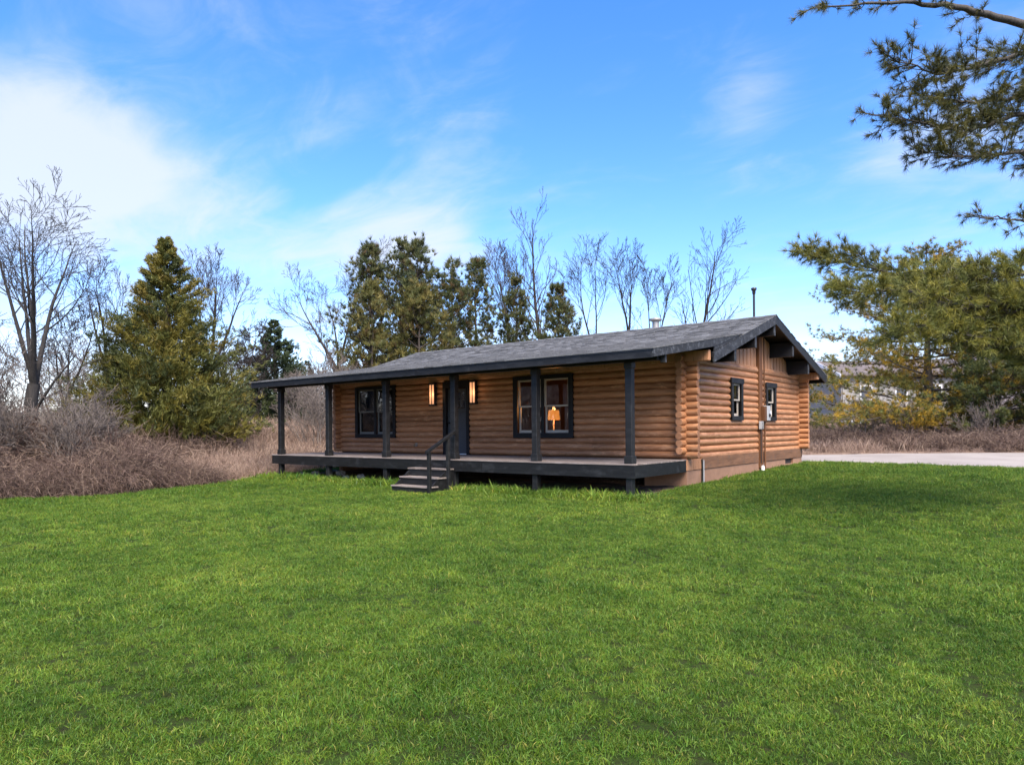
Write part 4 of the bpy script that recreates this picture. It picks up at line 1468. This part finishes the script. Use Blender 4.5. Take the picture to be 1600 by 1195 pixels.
# pines ---------------------------------------------------------------
def pine(name, label, base, height, radius, seed, cols, clear=0.12, dens=1.0, needle=0.26, nw=0.035, per=20, whorl=0.42, droop=0.0, mat='bark_pine', group=None, inner=None, lean=0.0, sides=8, r0=None, nsub=6, reach=None, pw=0.62, cand=0.35, rnd_=0.55, sub0=0.3, fill=False):
    rg = np.random.default_rng(seed)
    x, y = base
    z = float(gz(x, y)) - 0.1
    t = thing(name, (x, y, z), label, 'tree', group)
    tm, cm = MB(), MB()
    n = 10
    hs_ = np.linspace(0, height * 0.97, n)
    tp = np.stack([x + lean * hs_ + rg.normal(size=n) * 0.05, y + rg.normal(size=n) * 0.05, z + hs_], -1)
    r0 = r0 or height * 0.014
    tm.tube(tp, np.linspace(r0, 0.02, n), sides)
    B, D, C_ = [], [], []
    h = height * clear
    while h < height * 0.985:
        f = (h / height - clear) / (1 - clear)
        nb_ = rg.integers(3, 6)
        a0 = rg.uniform(0, 6.28)
        for k in range(nb_):
            az = a0 + 6.283 * k / nb_ + rg.uniform(-0.4, 0.4)
            prof = (min(1.0, 0.55 + f * 1.6) if reach is None else reach(f)) * (1 - f) ** pw
            Lb = radius * prof * rg.uniform(0.45, 1.2) + 0.2
            up = (0.25 + 0.65 * f) * (1 - droop) - droop * 0.10
            p = np.array((np.interp(h, hs_, tp[:, 0]), np.interp(h, hs_, tp[:, 1]), z + h))
            d = unit(np.array((math.cos(az), math.sin(az), up * 0.6)))
            seg = 5
            pts = [p]
            for s in range(seg):
                d = unit(d + np.array((0, 0, 0.13 * (1 - droop) + 0.05)) + rg.normal(size=3) * 0.06)
                pts.append(pts[-1] + d * Lb / seg)
            pts = np.array(pts)
            tm.tube(pts, np.linspace(min(0.014 + 0.018 * Lb, 0.055), 0.006, seg + 1), 4)
            ends = [(pts[-1], d)]
            gold = rg.choice((0.25, 1.0, 1.45))
            ns = max(2, int(nsub * (0.4 + Lb / max(radius, 0.1))))
            for q in range(ns):
                u_ = rg.uniform(sub0, 0.97) * seg
                i_ = int(u_)
                b0 = pts[i_] * (1 - u_ + i_) + pts[min(i_ + 1, seg)] * (u_ - i_)
                side = unit(cr3(d, (0, 0, 1)) * rg.choice((-1, 1)) * rg.uniform(0.5, 1.1) + d * 0.8 + np.array((0, 0, rg.uniform(-0.05, 0.5))))
                l2 = min(Lb * rg.uniform(0.16, 0.38), 1.9)
                e = b0 + side * l2
                tm.tube([b0, e], [0.010, 0.005], 3)
                ends.append((e, side))
                if fill:
                    for w in np.arange(0.25, l2, 0.27):
                        ends.append((b0 + side * w, unit(side + rg.normal(size=3) * 0.5)))
                else:
                    ends.append((b0 + side * l2 * 0.6, unit(side + rg.normal(size=3) * 0.5)))
            for e, dd in ends:
                kk = max(1, int(dens * rg.uniform(0.7, 1.6)))
                rel = np.linalg.norm(e[:2] - p[:2]) / (Lb + 1e-6)
                for q in range(kk):
                    B.append(e + rg.normal(size=3) * needle * 0.45)
                    D.append(unit(dd * 0.7 + np.array((0, 0, cand)) + rg.normal(size=3) * 0.35))
                    c_ = np.array(cols[rg.integers(len(cols))]) * rg.uniform(0.75, 1.25)
                    if inner is not None and rg.random() < inner[1] * gold * (1.15 - rel) * (1 - 0.5 * f):
                        c_ = np.array(inner[0]) * rg.uniform(0.7, 1.2)
                    C_.append(c_)
        h += whorl * rg.uniform(0.7, 1.3)
    B, D, C_ = np.array(B), np.array(D), np.array(C_)
    B, D, C_ = np.repeat(B, per, 0), np.repeat(D, per, 0), np.repeat(C_, per, 0)
    C_ = C_ * rg.uniform(0.8, 1.2, (len(C_), 1))
    d2 = unit(D * 0.75 + rg.normal(size=D.shape) * rnd_)
    blades(cm, B, d2, needle * rg.uniform(0.65, 1.1, len(B)), nw, C_, rg)
    build(tm, 'trunk', mat, t, True)
    build(cm, 'crown', 'needles', t)
    return t


PC = [(0.075, 0.092, 0.034), (0.10, 0.108, 0.036), (0.055, 0.072, 0.030), (0.125, 0.115, 0.040)]
PO = [(0.15, 0.14, 0.04), (0.115, 0.12, 0.038), (0.18, 0.15, 0.042)]
grp = 'pines behind the cabin roof'
for k, (lb, x, y, h_, r_, c_) in enumerate((
        ('dark pine at the near end of the pine cluster, beside the bare tree', -15.6, 17.0, 12.6, 3.9, PC),
        ('tall dark pine, second in the pine cluster behind the roof', -15.1, 19.5, 13.2, 4.1, PC),
        ('tall dark pine in the middle of the pine cluster', -12.9, 18.8, 12.6, 4.1, PC),
        ('dark pine at the far end of the pine cluster', -12.4, 21.6, 12.1, 3.8, PC),
        ('dark pine standing alone between the cluster and the small pines', -12.6, 24.2, 12.4, 3.5, PC),
        ('small brownish pine under the narrow bare tree', -10.4, 26.0, 11.2, 3.3, PC),
        ('small pine with a leaning tip beside the tallest bare tree', -8.0, 27.8, 10.9, 3.3, PC),
        ('low olive pine filling the foot of the cluster above the roof end', -13.4, 15.4, 9.2, 3.4, PO),
        ('olive pine low in the gap of the cluster just over the roof', -11.6, 17.6, 9.6, 3.4, PO))):
    pine('pine_tree', lb, (x, y), h_, r_, 70 + k, c_, 0.14, 1.4, 0.40, 0.045, 20, 0.78, 0.0, group=grp, nsub=10, pw=0.78, cand=0.8, rnd_=0.36, inner=((0.10, 0.065, 0.025), 0.18))

GO = [(0.20, 0.175, 0.030), (0.155, 0.155, 0.034), (0.24, 0.19, 0.030), (0.11, 0.125, 0.036)]
GR = [(0.10, 0.125, 0.042), (0.13, 0.145, 0.04), (0.08, 0.105, 0.042), (0.17, 0.165, 0.04)]
lay = lambda f: 1.0 if f < 0.5 else 0.95
pine('golden_pine', 'broad pine with layered golden-yellow needles beyond the driveway', (14.7, 28.3), 10.2, 8.6, 90, GO, 0.06, 1.5, 0.25, 0.018, 24, 0.60, 0.95, inner=((0.44, 0.28, 0.03), 0.85), r0=0.28, nsub=24, sub0=0.06, fill=True, reach=lay)
pine('green_pine', 'greener pine beside the golden pine at the edge of the picture', (20.4, 29.5), 10.5, 5.2, 91, GR, 0.06, 1.3, 0.25, 0.018, 22, 0.8, 0.85, inner=((0.30, 0.20, 0.025), 0.40), r0=0.26, nsub=22, sub0=0.1, fill=True, reach=lay)
pine('green_pine', 'low dense green pine tucked between the golden pine and the greener one', (17.8, 27.0), 5.2, 2.9, 92, GR, 0.08, 2.0, 0.24, 0.024, 30, 0.42, 0.7, r0=0.14, nsub=12, reach=lay)

# the pine that hangs into the picture from the side -------------------
rg = np.random.default_rng(101)
PBX, PBY = 22.44, 3.55
hp = thing('overhanging_pine', (PBX, PBY, float(gz(PBX, PBY))), 'near pine whose long-needled boughs hang into the upper corner', 'tree')
tm, cm = MB(), MB()
tm.tube([(PBX, PBY, -0.8), (PBX + .05, PBY, 3), (PBX, PBY + .05, 7), (PBX + .05, PBY, 12.5)], [0.30, 0.25, 0.18, 0.04], 12)
B, D, C_ = [], [], []


def bough(path, r, dens, spreadf=0.9, seed=0, bare=0.35, cols=None, every=0.2, tl_=(0.35, 0.95)):
    path = np.array(path, float)
    # smooth the control points
    tt = np.linspace(0, len(path) - 1, 26)
    P_ = np.stack([np.interp(tt, np.arange(len(path)), path[:, k]) for k in range(3)], -1)
    for _ in range(3):
        P_[1:-1] = (P_[:-2] + 2 * P_[1:-1] + P_[2:]) / 4
    P_[1:-1] += rg.normal(size=(24, 3)) * 0.012
    tm.tube(P_, np.linspace(r, 0.006, 26), 7)
    seg = np.linalg.norm(np.diff(P_, axis=0), axis=1)
    s = np.concatenate([[0], np.cumsum(seg)])
    tot = s[-1]
    cur = tot * bare

    def tuft(p, d):
        B.append(p)
        D.append(d)
        C_.append(np.array(cols[rg.integers(len(cols))]) * rg.uniform(0.75, 1.2))

    while cur < tot:
        i_ = min(np.searchsorted(s, cur), 25)
        p = P_[i_]
        d = unit(P_[min(i_ + 1, 25)] - P_[max(i_ - 1, 0)])
        f = cur / tot
        for q in range(dens):
            sd_ = unit(cr3(d, (0, 0, 1)) * rg.choice((-1, 1)) * rg.uniform(0.3, 1.0) + d * rg.uniform(0.5, 1.0) + np.array((0, 0, rg.uniform(-0.55, 0.55))))
            l2 = rg.uniform(*tl_) * (1.15 - 0.75 * f) * spreadf
            mid = p + sd_ * l2 * 0.5 + rg.normal(size=3) * 0.02
            e = mid + unit(sd_ + np.array((0, 0, 0.3))) * l2 * 0.5
            tm.tube([p, mid, e], [0.009, 0.006, 0.004], 4)
            tuft(e, unit(e - mid))
            for w in range(rg.integers(2, 5)):
                u_ = rg.uniform(0.35, 0.95)
                b0 = p * (1 - u_) + e * u_
                d3 = unit(sd_ + rg.normal(size=3) * 0.6 + np.array((0, 0, 0.2)))
                e2 = b0 + d3 * rg.uniform(0.08, 0.26)
                tm.tube([b0, e2], [0.005, 0.003], 3)
                tuft(e2, d3)
        cur += every * rg.uniform(0.7, 1.4)
    tuft(P_[-1], d)


DK = [(0.095, 0.098, 0.034), (0.12, 0.115, 0.034), (0.075, 0.082, 0.034), (0.145, 0.13, 0.034)]
OL = [(0.225, 0.215, 0.045), (0.185, 0.19, 0.046), (0.26, 0.235, 0.044), (0.145, 0.16, 0.046)]
bough([(22.48, 3.56, 6.56), (19.95, 0.9, 7.31), (19.17, -0.11, 7.41), (18.41, -0.97, 7.4), (17.44, -2.0, 7.18)], 0.085, 1, 0.6, bare=0.55, cols=DK, every=0.2)
bough([(22.48, 3.55, 6.23), (20.11, 1.03, 6.92), (19.48, 0.14, 6.51), (18.95, -0.54, 6.22), (18.42, -1.25, 6.38)], 0.05, 3, 1.0, cols=DK, every=0.13)
bough([(22.47, 3.55, 5.14), (20.02, 0.96, 5.93), (19.32, 0.01, 5.44), (18.79, -0.66, 5.47), (18.30, -1.32, 5.52)], 0.05, 3, 1.0, cols=DK, every=0.13)
bough([(22.46, 3.54, 4.71), (20.26, 1.27, 5.33), (19.62, 0.38, 5.1), (19.09, -0.3, 5.0), (18.63, -0.79, 5.12)], 0.04, 3, 0.9, cols=DK, every=0.14)
bough([(22.48, 3.55, 5.6), (20.3, 1.2, 6.3), (19.7, 0.4, 5.95), (19.2, -0.2, 5.85), (18.75, -0.8, 5.9)], 0.04, 3, 0.9, cols=DK, every=0.14)
bough([(22.46, 3.54, 3.83), (20.25, 1.27, 4.18), (19.85, 0.69, 4.07), (19.62, 0.38, 4.08), (19.25, -0.05, 4.12)], 0.03, 1, 0.55, bare=0.5, cols=DK, every=0.2)
bough([(22.45, 3.53, 2.31), (20.06, 1.63, 2.77), (19.04, 0.81, 3.15), (18.02, -0.0, 3.40), (17.02, -0.8, 3.76)], 0.05, 4, 0.95, bare=0.3, cols=OL, every=0.1)
bough([(22.44, 3.53, 1.87), (20.24, 1.13, 2.36), (19.46, 0.12, 2.64), (18.85, -0.62, 2.86), (17.75, -1.2, 2.92)], 0.05, 4, 1.05, cols=OL, every=0.085)
bough([(22.44, 3.53, 1.43), (20.41, 0.62, 1.75), (19.82, -0.49, 2.0), (19.25, -1.2, 2.1), (18.61, -1.84, 2.15)], 0.05, 4, 1.05, cols=OL, every=0.085)
bough([(22.45, 3.54, 2.74), (20.73, 0.88, 2.99), (20.12, 0.01, 3.04), (19.6, -0.66, 3.02), (19.0, -1.13, 2.95)], 0.05, 4, 1.05, cols=OL, every=0.085)
bough([(22.44, 3.53, 1.21), (20.73, 1.65, 1.73), (20.24, 1.0, 2.03), (19.77, 0.37, 2.3), (19.3, -0.01, 2.5)], 0.04, 4, 1.05, cols=OL, every=0.085)
bough([(22.45, 3.54, 2.2), (20.4, 0.3, 2.6), (19.9, -0.4, 2.55), (19.5, -1.0, 2.5), (18.9, -1.5, 2.6)], 0.04, 4, 1.05, cols=OL, every=0.085)
B, D, C_ = np.array(B), np.array(D), np.array(C_)
per = 38
B, D, C_ = np.repeat(B, per, 0), np.repeat(D, per, 0), np.repeat(C_, per, 0) * rg.uniform(0.75, 1.25, (len(B) * per, 1))
B = B - D * rg.uniform(0, 0.07, (len(B), 1))
blades(cm, B, unit(D * 0.8 + rg.normal(size=D.shape) * 0.48), rg.uniform(0.09, 0.155, len(B)), 0.0075, C_, rg)
build(tm, 'trunk', 'bark_near', hp, True)
build(cm, 'crown', 'needles', hp)


# ------------------------------------------------------------------ scattered stuff (geometry-node instances)
def scatter(name, variants, pts, yaw, scale, idx, mat, label, tilt=None):
    coll = bpy.data.collections.new(name + '_pieces')
    for k, mb_ in enumerate(variants):
        me = mb_.mesh('%s_piece_%02d' % (name, k))
        me.materials.append(M[mat])
        coll.objects.link(bpy.data.objects.new('%s_piece_%02d' % (name, k), me))
    n = len(pts)
    me = bpy.data.meshes.new(name)
    me.vertices.add(n)
    me.vertices.foreach_set('co', np.asarray(pts, float).ravel())
    rot = np.zeros((n, 3))
    rot[:, 2] = yaw
    if tilt is not None:
        rot[:, :2] = tilt
    a = me.attributes.new('rot', 'FLOAT_VECTOR', 'POINT')
    a.data.foreach_set('vector', rot.ravel().astype(np.float32))
    a = me.attributes.new('scl', 'FLOAT', 'POINT')
    a.data.foreach_set('value', np.asarray(scale, np.float32))
    a = me.attributes.new('idx', 'INT', 'POINT')
    a.data.foreach_set('value', np.asarray(idx, np.int32))
    me.update()
    o = link(name, me, mat)
    tag(o, label, None, None, 'stuff')
    ng = bpy.data.node_groups.new(name + '_scatter', 'GeometryNodeTree')
    ng.interface.new_socket('Geometry', in_out='INPUT', socket_type='NodeSocketGeometry')
    ng.interface.new_socket('Geometry', in_out='OUTPUT', socket_type='NodeSocketGeometry')
    N_, L_ = ng.nodes, ng.links
    gi, go = N_.new('NodeGroupInput'), N_.new('NodeGroupOutput')
    ip = N_.new('GeometryNodeInstanceOnPoints')
    ci = N_.new('GeometryNodeCollectionInfo')
    ci.inputs[0].default_value = coll
    ci.inputs['Separate Children'].default_value = True
    ci.inputs['Reset Children'].default_value = True
    ip.inputs['Pick Instance'].default_value = True
    L_.new(gi.outputs[0], ip.inputs['Points'])
    L_.new(ci.outputs[0], ip.inputs['Instance'])

    def na(nm, ty):
        q = N_.new('GeometryNodeInputNamedAttribute')
        q.data_type = ty
        q.inputs[0].default_value = nm
        return next(s for s in q.outputs if s.enabled)
    L_.new(na('idx', 'INT'), ip.inputs['Instance Index'])
    L_.new(na('rot', 'FLOAT_VECTOR'), ip.inputs['Rotation'])
    L_.new(na('scl', 'FLOAT'), ip.inputs['Scale'])
    L_.new(ip.outputs[0], go.inputs[0])
    md = o.modifiers.new('scatter', 'NODES')
    md.node_group = ng
    return o


rg = np.random.default_rng(200)
# brambles
var = []
for k in range(7):
    mb = MB()
    for s in range(105):
        p = np.array((rg.normal() * 0.35, rg.normal() * 0.35, -0.05))
        az, el = rg.uniform(0, 6.28), rg.uniform(0.85, 1.5)
        d = np.array((math.cos(az) * math.cos(el), math.sin(az) * math.cos(el), math.sin(el)))
        L_ = rg.uniform(0.7, 1.9)
        pts = [p]
        n = 8
        g_ = rg.uniform(0.15, 0.75)
        for q in range(n):
            d = unit(d + np.array((0, 0, -g_)) * (q / n) + rg.normal(size=3) * 0.25)
            pts.append(pts[-1] + d * L_ / n)
        c_ = np.array([(0.155, 0.102, 0.078), (0.105, 0.068, 0.052), (0.26, 0.185, 0.135), (0.075, 0.046, 0.036)][rg.integers(4)]) * rg.uniform(0.7, 1.25)
        r_ = rg.uniform(0.005, 0.014)
        mb.tube(pts, np.linspace(r_, r_ * 0.45, n + 1), 3, c_)
        for w in range(3):
            i_ = rg.integers(2, n)
            e = pts[i_] + unit(rg.normal(size=3) + d) * rg.uniform(0.15, 0.5)
            m_ = (pts[i_] + e) / 2 + rg.normal(size=3) * 0.04
            mb.tube([pts[i_], m_, e], [r_ * 0.6, r_ * 0.5, r_ * 0.3], 3, c_ * 1.1)
    var.append(mb)


def spread(n, x0, x1, y0, y1, keep):
    x, y = rg.uniform(x0, x1, n), rg.uniform(y0, y1, n)
    m_ = keep(x, y)
    return x[m_], y[m_]


x, y = spread(5200, -16, 1.0, -24, 1.5, lambda x, y: (x < lawn_left(y) - 0.45) & (rg.uniform(0, 1, len(x)) < np.where(x > -7, 1.0, 0.5)) & ((y < -1.6) | (x < -5.5)))
n = len(x)
dist = lawn_left(y) - x
sc_ = np.clip(0.42 + 0.30 * dist, 0.42, 1.15) * rg.uniform(0.75, 1.3, n) * (0.65 + 0.5 * np.sin(x * 0.9 + 1) * np.sin(y * 0.8) ** 2 + 0.2)
sc_ = np.clip(sc_, 0.35, 1.5) * np.where(y > -3, 0.72, 1.0)
scatter('brambles', var, np.stack([x, y, gz(x, y)], -1), rg.uniform(0, 6.28, n), sc_, rg.integers(0, 7, n), 'dry_stems', 'tangled grey-brown leafless brambles along the edge of the lawn')
x, y = spread(330, 9, 26, 21.5, 27, lambda x, y: (y > np.interp(x, DFX, DFY) + 1.2))
n = len(x)
scatter('roadside_brush', var, np.stack([x, y, gz(x, y)], -1), rg.uniform(0, 6.28, n), rg.uniform(0.35, 0.85, n), rg.integers(0, 7, n), 'dry_stems', 'leafless brown brush beyond the gravel driveway')

# dead weeds
var = []
for k in range(6):
    mb = MB()
    for s in range(85):
        p = np.array((rg.normal() * 0.3, rg.normal() * 0.3, -0.03))
        d = unit(np.array((rg.normal() * 0.42, rg.normal() * 0.42, 1.0)))
        L_ = rg.uniform(0.3, 0.95)
        e1 = p + d * L_ * 0.5
        e2 = e1 + unit(d + rg.normal(size=3) * 0.45) * L_ * 0.5
        c_ = np.array([(0.34, 0.235, 0.175), (0.27, 0.185, 0.14), (0.42, 0.31, 0.235), (0.20, 0.13, 0.10)][rg.integers(4)]) * rg.uniform(0.75, 1.2)
        r_ = rg.uniform(0.004, 0.010)
        mb.tube([p, e1, e2], [r_, r_ * 0.9, r_ * 0.5], 3, c_)
    var.append(mb)
x, y = spread(9000, -19, 0.2, -3.5, 15, lambda x, y: (x < lawn_left(y) - 0.55) & ((y > 0.3) | (x < -1.6)) & (rg.uniform(0, 1, len(x)) < np.where(x > -11, 1, 0.45)) & (x + 0 * y < np.where(y > 2, -0.9, 9)))
n = len(x)
scatter('dead_weeds', var, np.stack([x, y, gz(x, y)], -1), rg.uniform(0, 6.28, n), rg.uniform(0.5, 1.25, n) * np.clip(0.35 + 0.12 * (lawn_left(y) - x), 0.35, 1.25), rg.integers(0, 6, n), 'dry_stems', 'pinkish-tan dead weeds covering the bank behind the porch')
x, y = spread(7000, 2, 40, 17, 62, lambda x, y: (y > np.interp(x, DFX, DFY) + 0.4))
n = len(x)
scatter('dry_field_weeds', var, np.stack([x, y, gz(x, y)], -1), rg.uniform(0, 6.28, n), rg.uniform(0.35, 0.9, n) * np.where(y - np.interp(x, DFX, DFY) < 2.0, 0.35, 1.0), rg.integers(0, 6, n), 'dry_stems', 'pale dead grass and weeds on the slope beyond the driveway')

# lawn grass
var = []
for k in range(12):
    mb = MB()
    nb_ = 46
    tall = k >= 10
    p = np.stack([rg.normal(size=nb_) * 0.032, rg.normal(size=nb_) * 0.032, np.full(nb_, -0.006)], -1)
    d = unit(np.stack([rg.normal(size=nb_) * 0.55, rg.normal(size=nb_) * 0.55, np.ones(nb_)], -1))
    c_ = np.ones((nb_, 3)) * rg.uniform(0.62, 1.35, (nb_, 1)) * np.stack([rg.uniform(0.8, 1.25, nb_), np.ones(nb_), rg.uniform(0.7, 1.4, nb_)], -1)
    dry = rg.uniform(0, 1, nb_) < 0.05
    c_[dry] = (2.3, 1.35, 2.6)
    blades(mb, p, d, rg.uniform(0.025, 0.062, nb_), rg.uniform(0.0035, 0.0065, nb_), c_, rg, 0.9)
    var.append(mb)


def cloudnoise(x, y):
    return (np.sin(x * 1.1 + 2.1 * np.sin(y * 0.7)) * np.sin(y * 1.3 + 1.7 * np.sin(x * 0.6)) + 0.5 * np.sin(x * 2.9 + y * 1.7) * np.sin(y * 3.1 - x)) / 1.5


pts, scl = [], []
for r0_, r1_, per_m2, s in ((1.0, 7.0, 360, 0.92), (7.0, 12.0, 220, 1.1), (12.0, 19.0, 120, 1.4), (19.0, 34.0, 62, 1.8)):
    half = math.radians(47)
    area = half * (r1_ ** 2 - r0_ ** 2)
    n = int(area * per_m2)
    r = np.sqrt(rg.uniform(r0_ ** 2, r1_ ** 2, n))
    a = rg.uniform(-half, half, n)
    dx_ = F_.x * np.cos(a) + R_.x * np.sin(a)
    dy_ = F_.y * np.cos(a) + R_.y * np.sin(a)
    x, y = CAM[0] + r * dx_, CAM[1] + r * dy_
    m_ = in_lawn(x, y, 0.02) & ~((x > 6.55) & (x < 8.05) & (y > -1.0) & (y < 0.1))
    x, y = x[m_], y[m_]
    pts.append(np.stack([x, y, gz(x, y) + 0.012], -1))
    cn = cloudnoise(x, y)
    scl.append(s * rg.uniform(0.5, 1.35, len(x)) * (1 + 0.28 * cn))
pts, scl = np.concatenate(pts), np.concatenate(scl)
# unmown fringe where the mower cannot reach: along the deck and the foundation
fr_ = (pts[:, 1] > -0.32) & (pts[:, 0] < 13.6) & (pts[:, 1] < 0.4)
scl[fr_] *= rg.uniform(1.2, 2.6, fr_.sum())
n = len(pts)
scatter('grass', var, pts, rg.uniform(0, 6.28, n), scl, rg.integers(0, 12, n), 'grass', 'short green grass blades of the mown lawn', rg.normal(size=(n, 2)) * 0.12)
# tall tufts left along the deck
var = []
for k in range(5):
    mb = MB()
    nb_ = 22
    p = np.stack([rg.normal(size=nb_) * 0.05, rg.normal(size=nb_) * 0.05, np.full(nb_, -0.006)], -1)
    d = unit(np.stack([rg.normal(size=nb_) * 0.35, rg.normal(size=nb_) * 0.35, np.ones(nb_)], -1))
    c_ = np.ones((nb_, 3)) * rg.uniform(0.8, 1.5, (nb_, 1))
    dry = rg.uniform(0, 1, nb_) < 0.12
    c_[dry] = (2.6, 1.6, 4)
    blades(mb, p, d, rg.uniform(0.12, 0.34, nb_), 0.010, c_, rg, 0.7)
    var.append(mb)
n = 330
x = rg.uniform(-0.3, 13.3, n)
y = rg.uniform(-0.45, 0.12, n)
m_ = ~((x > 6.5) & (x < 8.15))
x, y = x[m_], y[m_]
n = len(x)
scatter('long_grass', var, np.stack([x, y, gz(x, y)], -1), rg.uniform(0, 6.28, n), rg.uniform(0.35, 0.95, n), rg.integers(0, 5, n), 'grass', 'long untrimmed grass tufts along the front of the deck')

# ------------------------------------------------------------------ neighbour house and snow
nh = thing('neighbour_house', (4.0, 63.0, 2.0), 'distant pale house with brown roof and white trim beyond the pines', 'house')
A0 = Vector((0.65, 60.3, 0))
ex_ = Vector((0.72, 0.69, 0)).normalized()        # along the ridge
ey_ = Vector((0.69, -0.72, 0)).normalized()       # towards the camera


def hpt(a, b, z):
    p = A0 + ex_ * a + ey_ * b
    return (p.x, p.y, z)


def hbox(mb_, a0, a1, b0, b1, z0, z1):
    v_ = [hpt(a, b, z) for a in (a0, a1) for b in (b0, b1) for z in (z0, z1)]
    mb_.add(v_, [(0, 1, 3, 2), (4, 6, 7, 5), (0, 4, 5, 1), (2, 3, 7, 6), (0, 2, 6, 4), (1, 5, 7, 3)])


mb = MB()
hbox(mb, 0.3, 13, -4, 4, 0.8, 5.55)
build(mb, 'wall', 'far_siding', nh)
mb = MB()
mb.add([hpt(0.3, -4, 5.5), hpt(0.3, 4, 5.5), hpt(0.3, 0, 7.0), hpt(0.5, -4, 5.5), hpt(0.5, 4, 5.5), hpt(0.5, 0, 7.0)], [(0, 1, 2), (3, 5, 4)])
build(mb, 'gable', 'far_tan', nh)
mb = MB()
for s in (-1, 1):
    v_ = [hpt(a, b, z + t_) for a in (-0.2, 13.5) for b, z in ((0, 7.1), (s * 4.6, 5.45)) for t_ in (0, 0.14)]
    mb.add(v_, [(0, 1, 3, 2), (4, 6, 7, 5), (0, 4, 5, 1), (2, 3, 7, 6), (0, 2, 6, 4), (1, 5, 7, 3)])
rf = build(mb, 'roof', 'far_roof', nh)
mb = MB()
for s in (-1, 1):
    v_ = [hpt(a, b, z + t_) for a in (-0.26, -0.205) for b, z in ((0, 7.24), (s * 4.62, 5.6)) for t_ in (-0.32, 0.02)]
    mb.add(v_, [(0, 1, 3, 2), (4, 6, 7, 5), (0, 4, 5, 1), (2, 3, 7, 6), (0, 2, 6, 4), (1, 5, 7, 3)])
build(mb, 'rake_trim', 'far_white', nh)
for a in (2, 5.5, 9):
    mb = MB()
    hbox(mb, a, a + 1.2, 3.98, 4.05, 3.2, 4.6)
    w_ = build(mb, 'window', 'far_white', nh)
    mb = MB()
    hbox(mb, a + 0.1, a + 1.1, 4.052, 4.06, 3.3, 4.5)
    build(mb, 'pane', 'far_glass', w_)
mb = MB()
for q in range(14):
    hbox(mb, 0.2, 0.299, -3.9, 3.9, 2.6 + q * 0.2, 2.785 + q * 0.2)
tag(build(mb, 'siding', 'far_siding', nh), None, None, None, 'stuff')
for k, (x, y, sx, sy, sz, lb) in enumerate(((8.3, 40.9, 0.8, 1.0, 0.5, 'bright snow heap on the slope behind the golden pine'),
                                            (12.1, 38.8, 1.5, 0.9, 0.16, 'low snow patch seen under the golden pine, nearer its trunk'),
                                            (14.6, 40.4, 1.6, 0.9, 0.16, 'low snow patch behind the golden pine\'s trunk'))):
    mb = MB()
    rg2 = np.random.default_rng(k)
    n1_, n2_ = 8, 20
    V = []
    for a in range(n1_):
        for b_ in range(n2_):
            th = (a / (n1_ - 1)) * math.pi / 2
            ph = 2 * math.pi * b_ / n2_
            w_ = 1 + 0.18 * math.sin(3 * ph + k) + 0.1 * math.sin(5 * ph)
            V.append((x + sx * w_ * math.cos(th) * math.cos(ph), y + sy * w_ * math.cos(th) * math.sin(ph), sz * math.sin(th) * (1 + 0.1 * rg2.normal())))
    V = np.array(V)
    V[:, 2] += gz(V[:, 0], V[:, 1]) + (0.55 if k == 0 else 0.0) - 0.03
    q = [(a * n2_ + b_, a * n2_ + (b_ + 1) % n2_, (a + 1) * n2_ + (b_ + 1) % n2_, (a + 1) * n2_ + b_) for a in range(n1_ - 1) for b_ in range(n2_)]
    mb.add(V, q)
    tag(build(mb, 'snow_patch', 'snow', None, True), lb, 'snow')
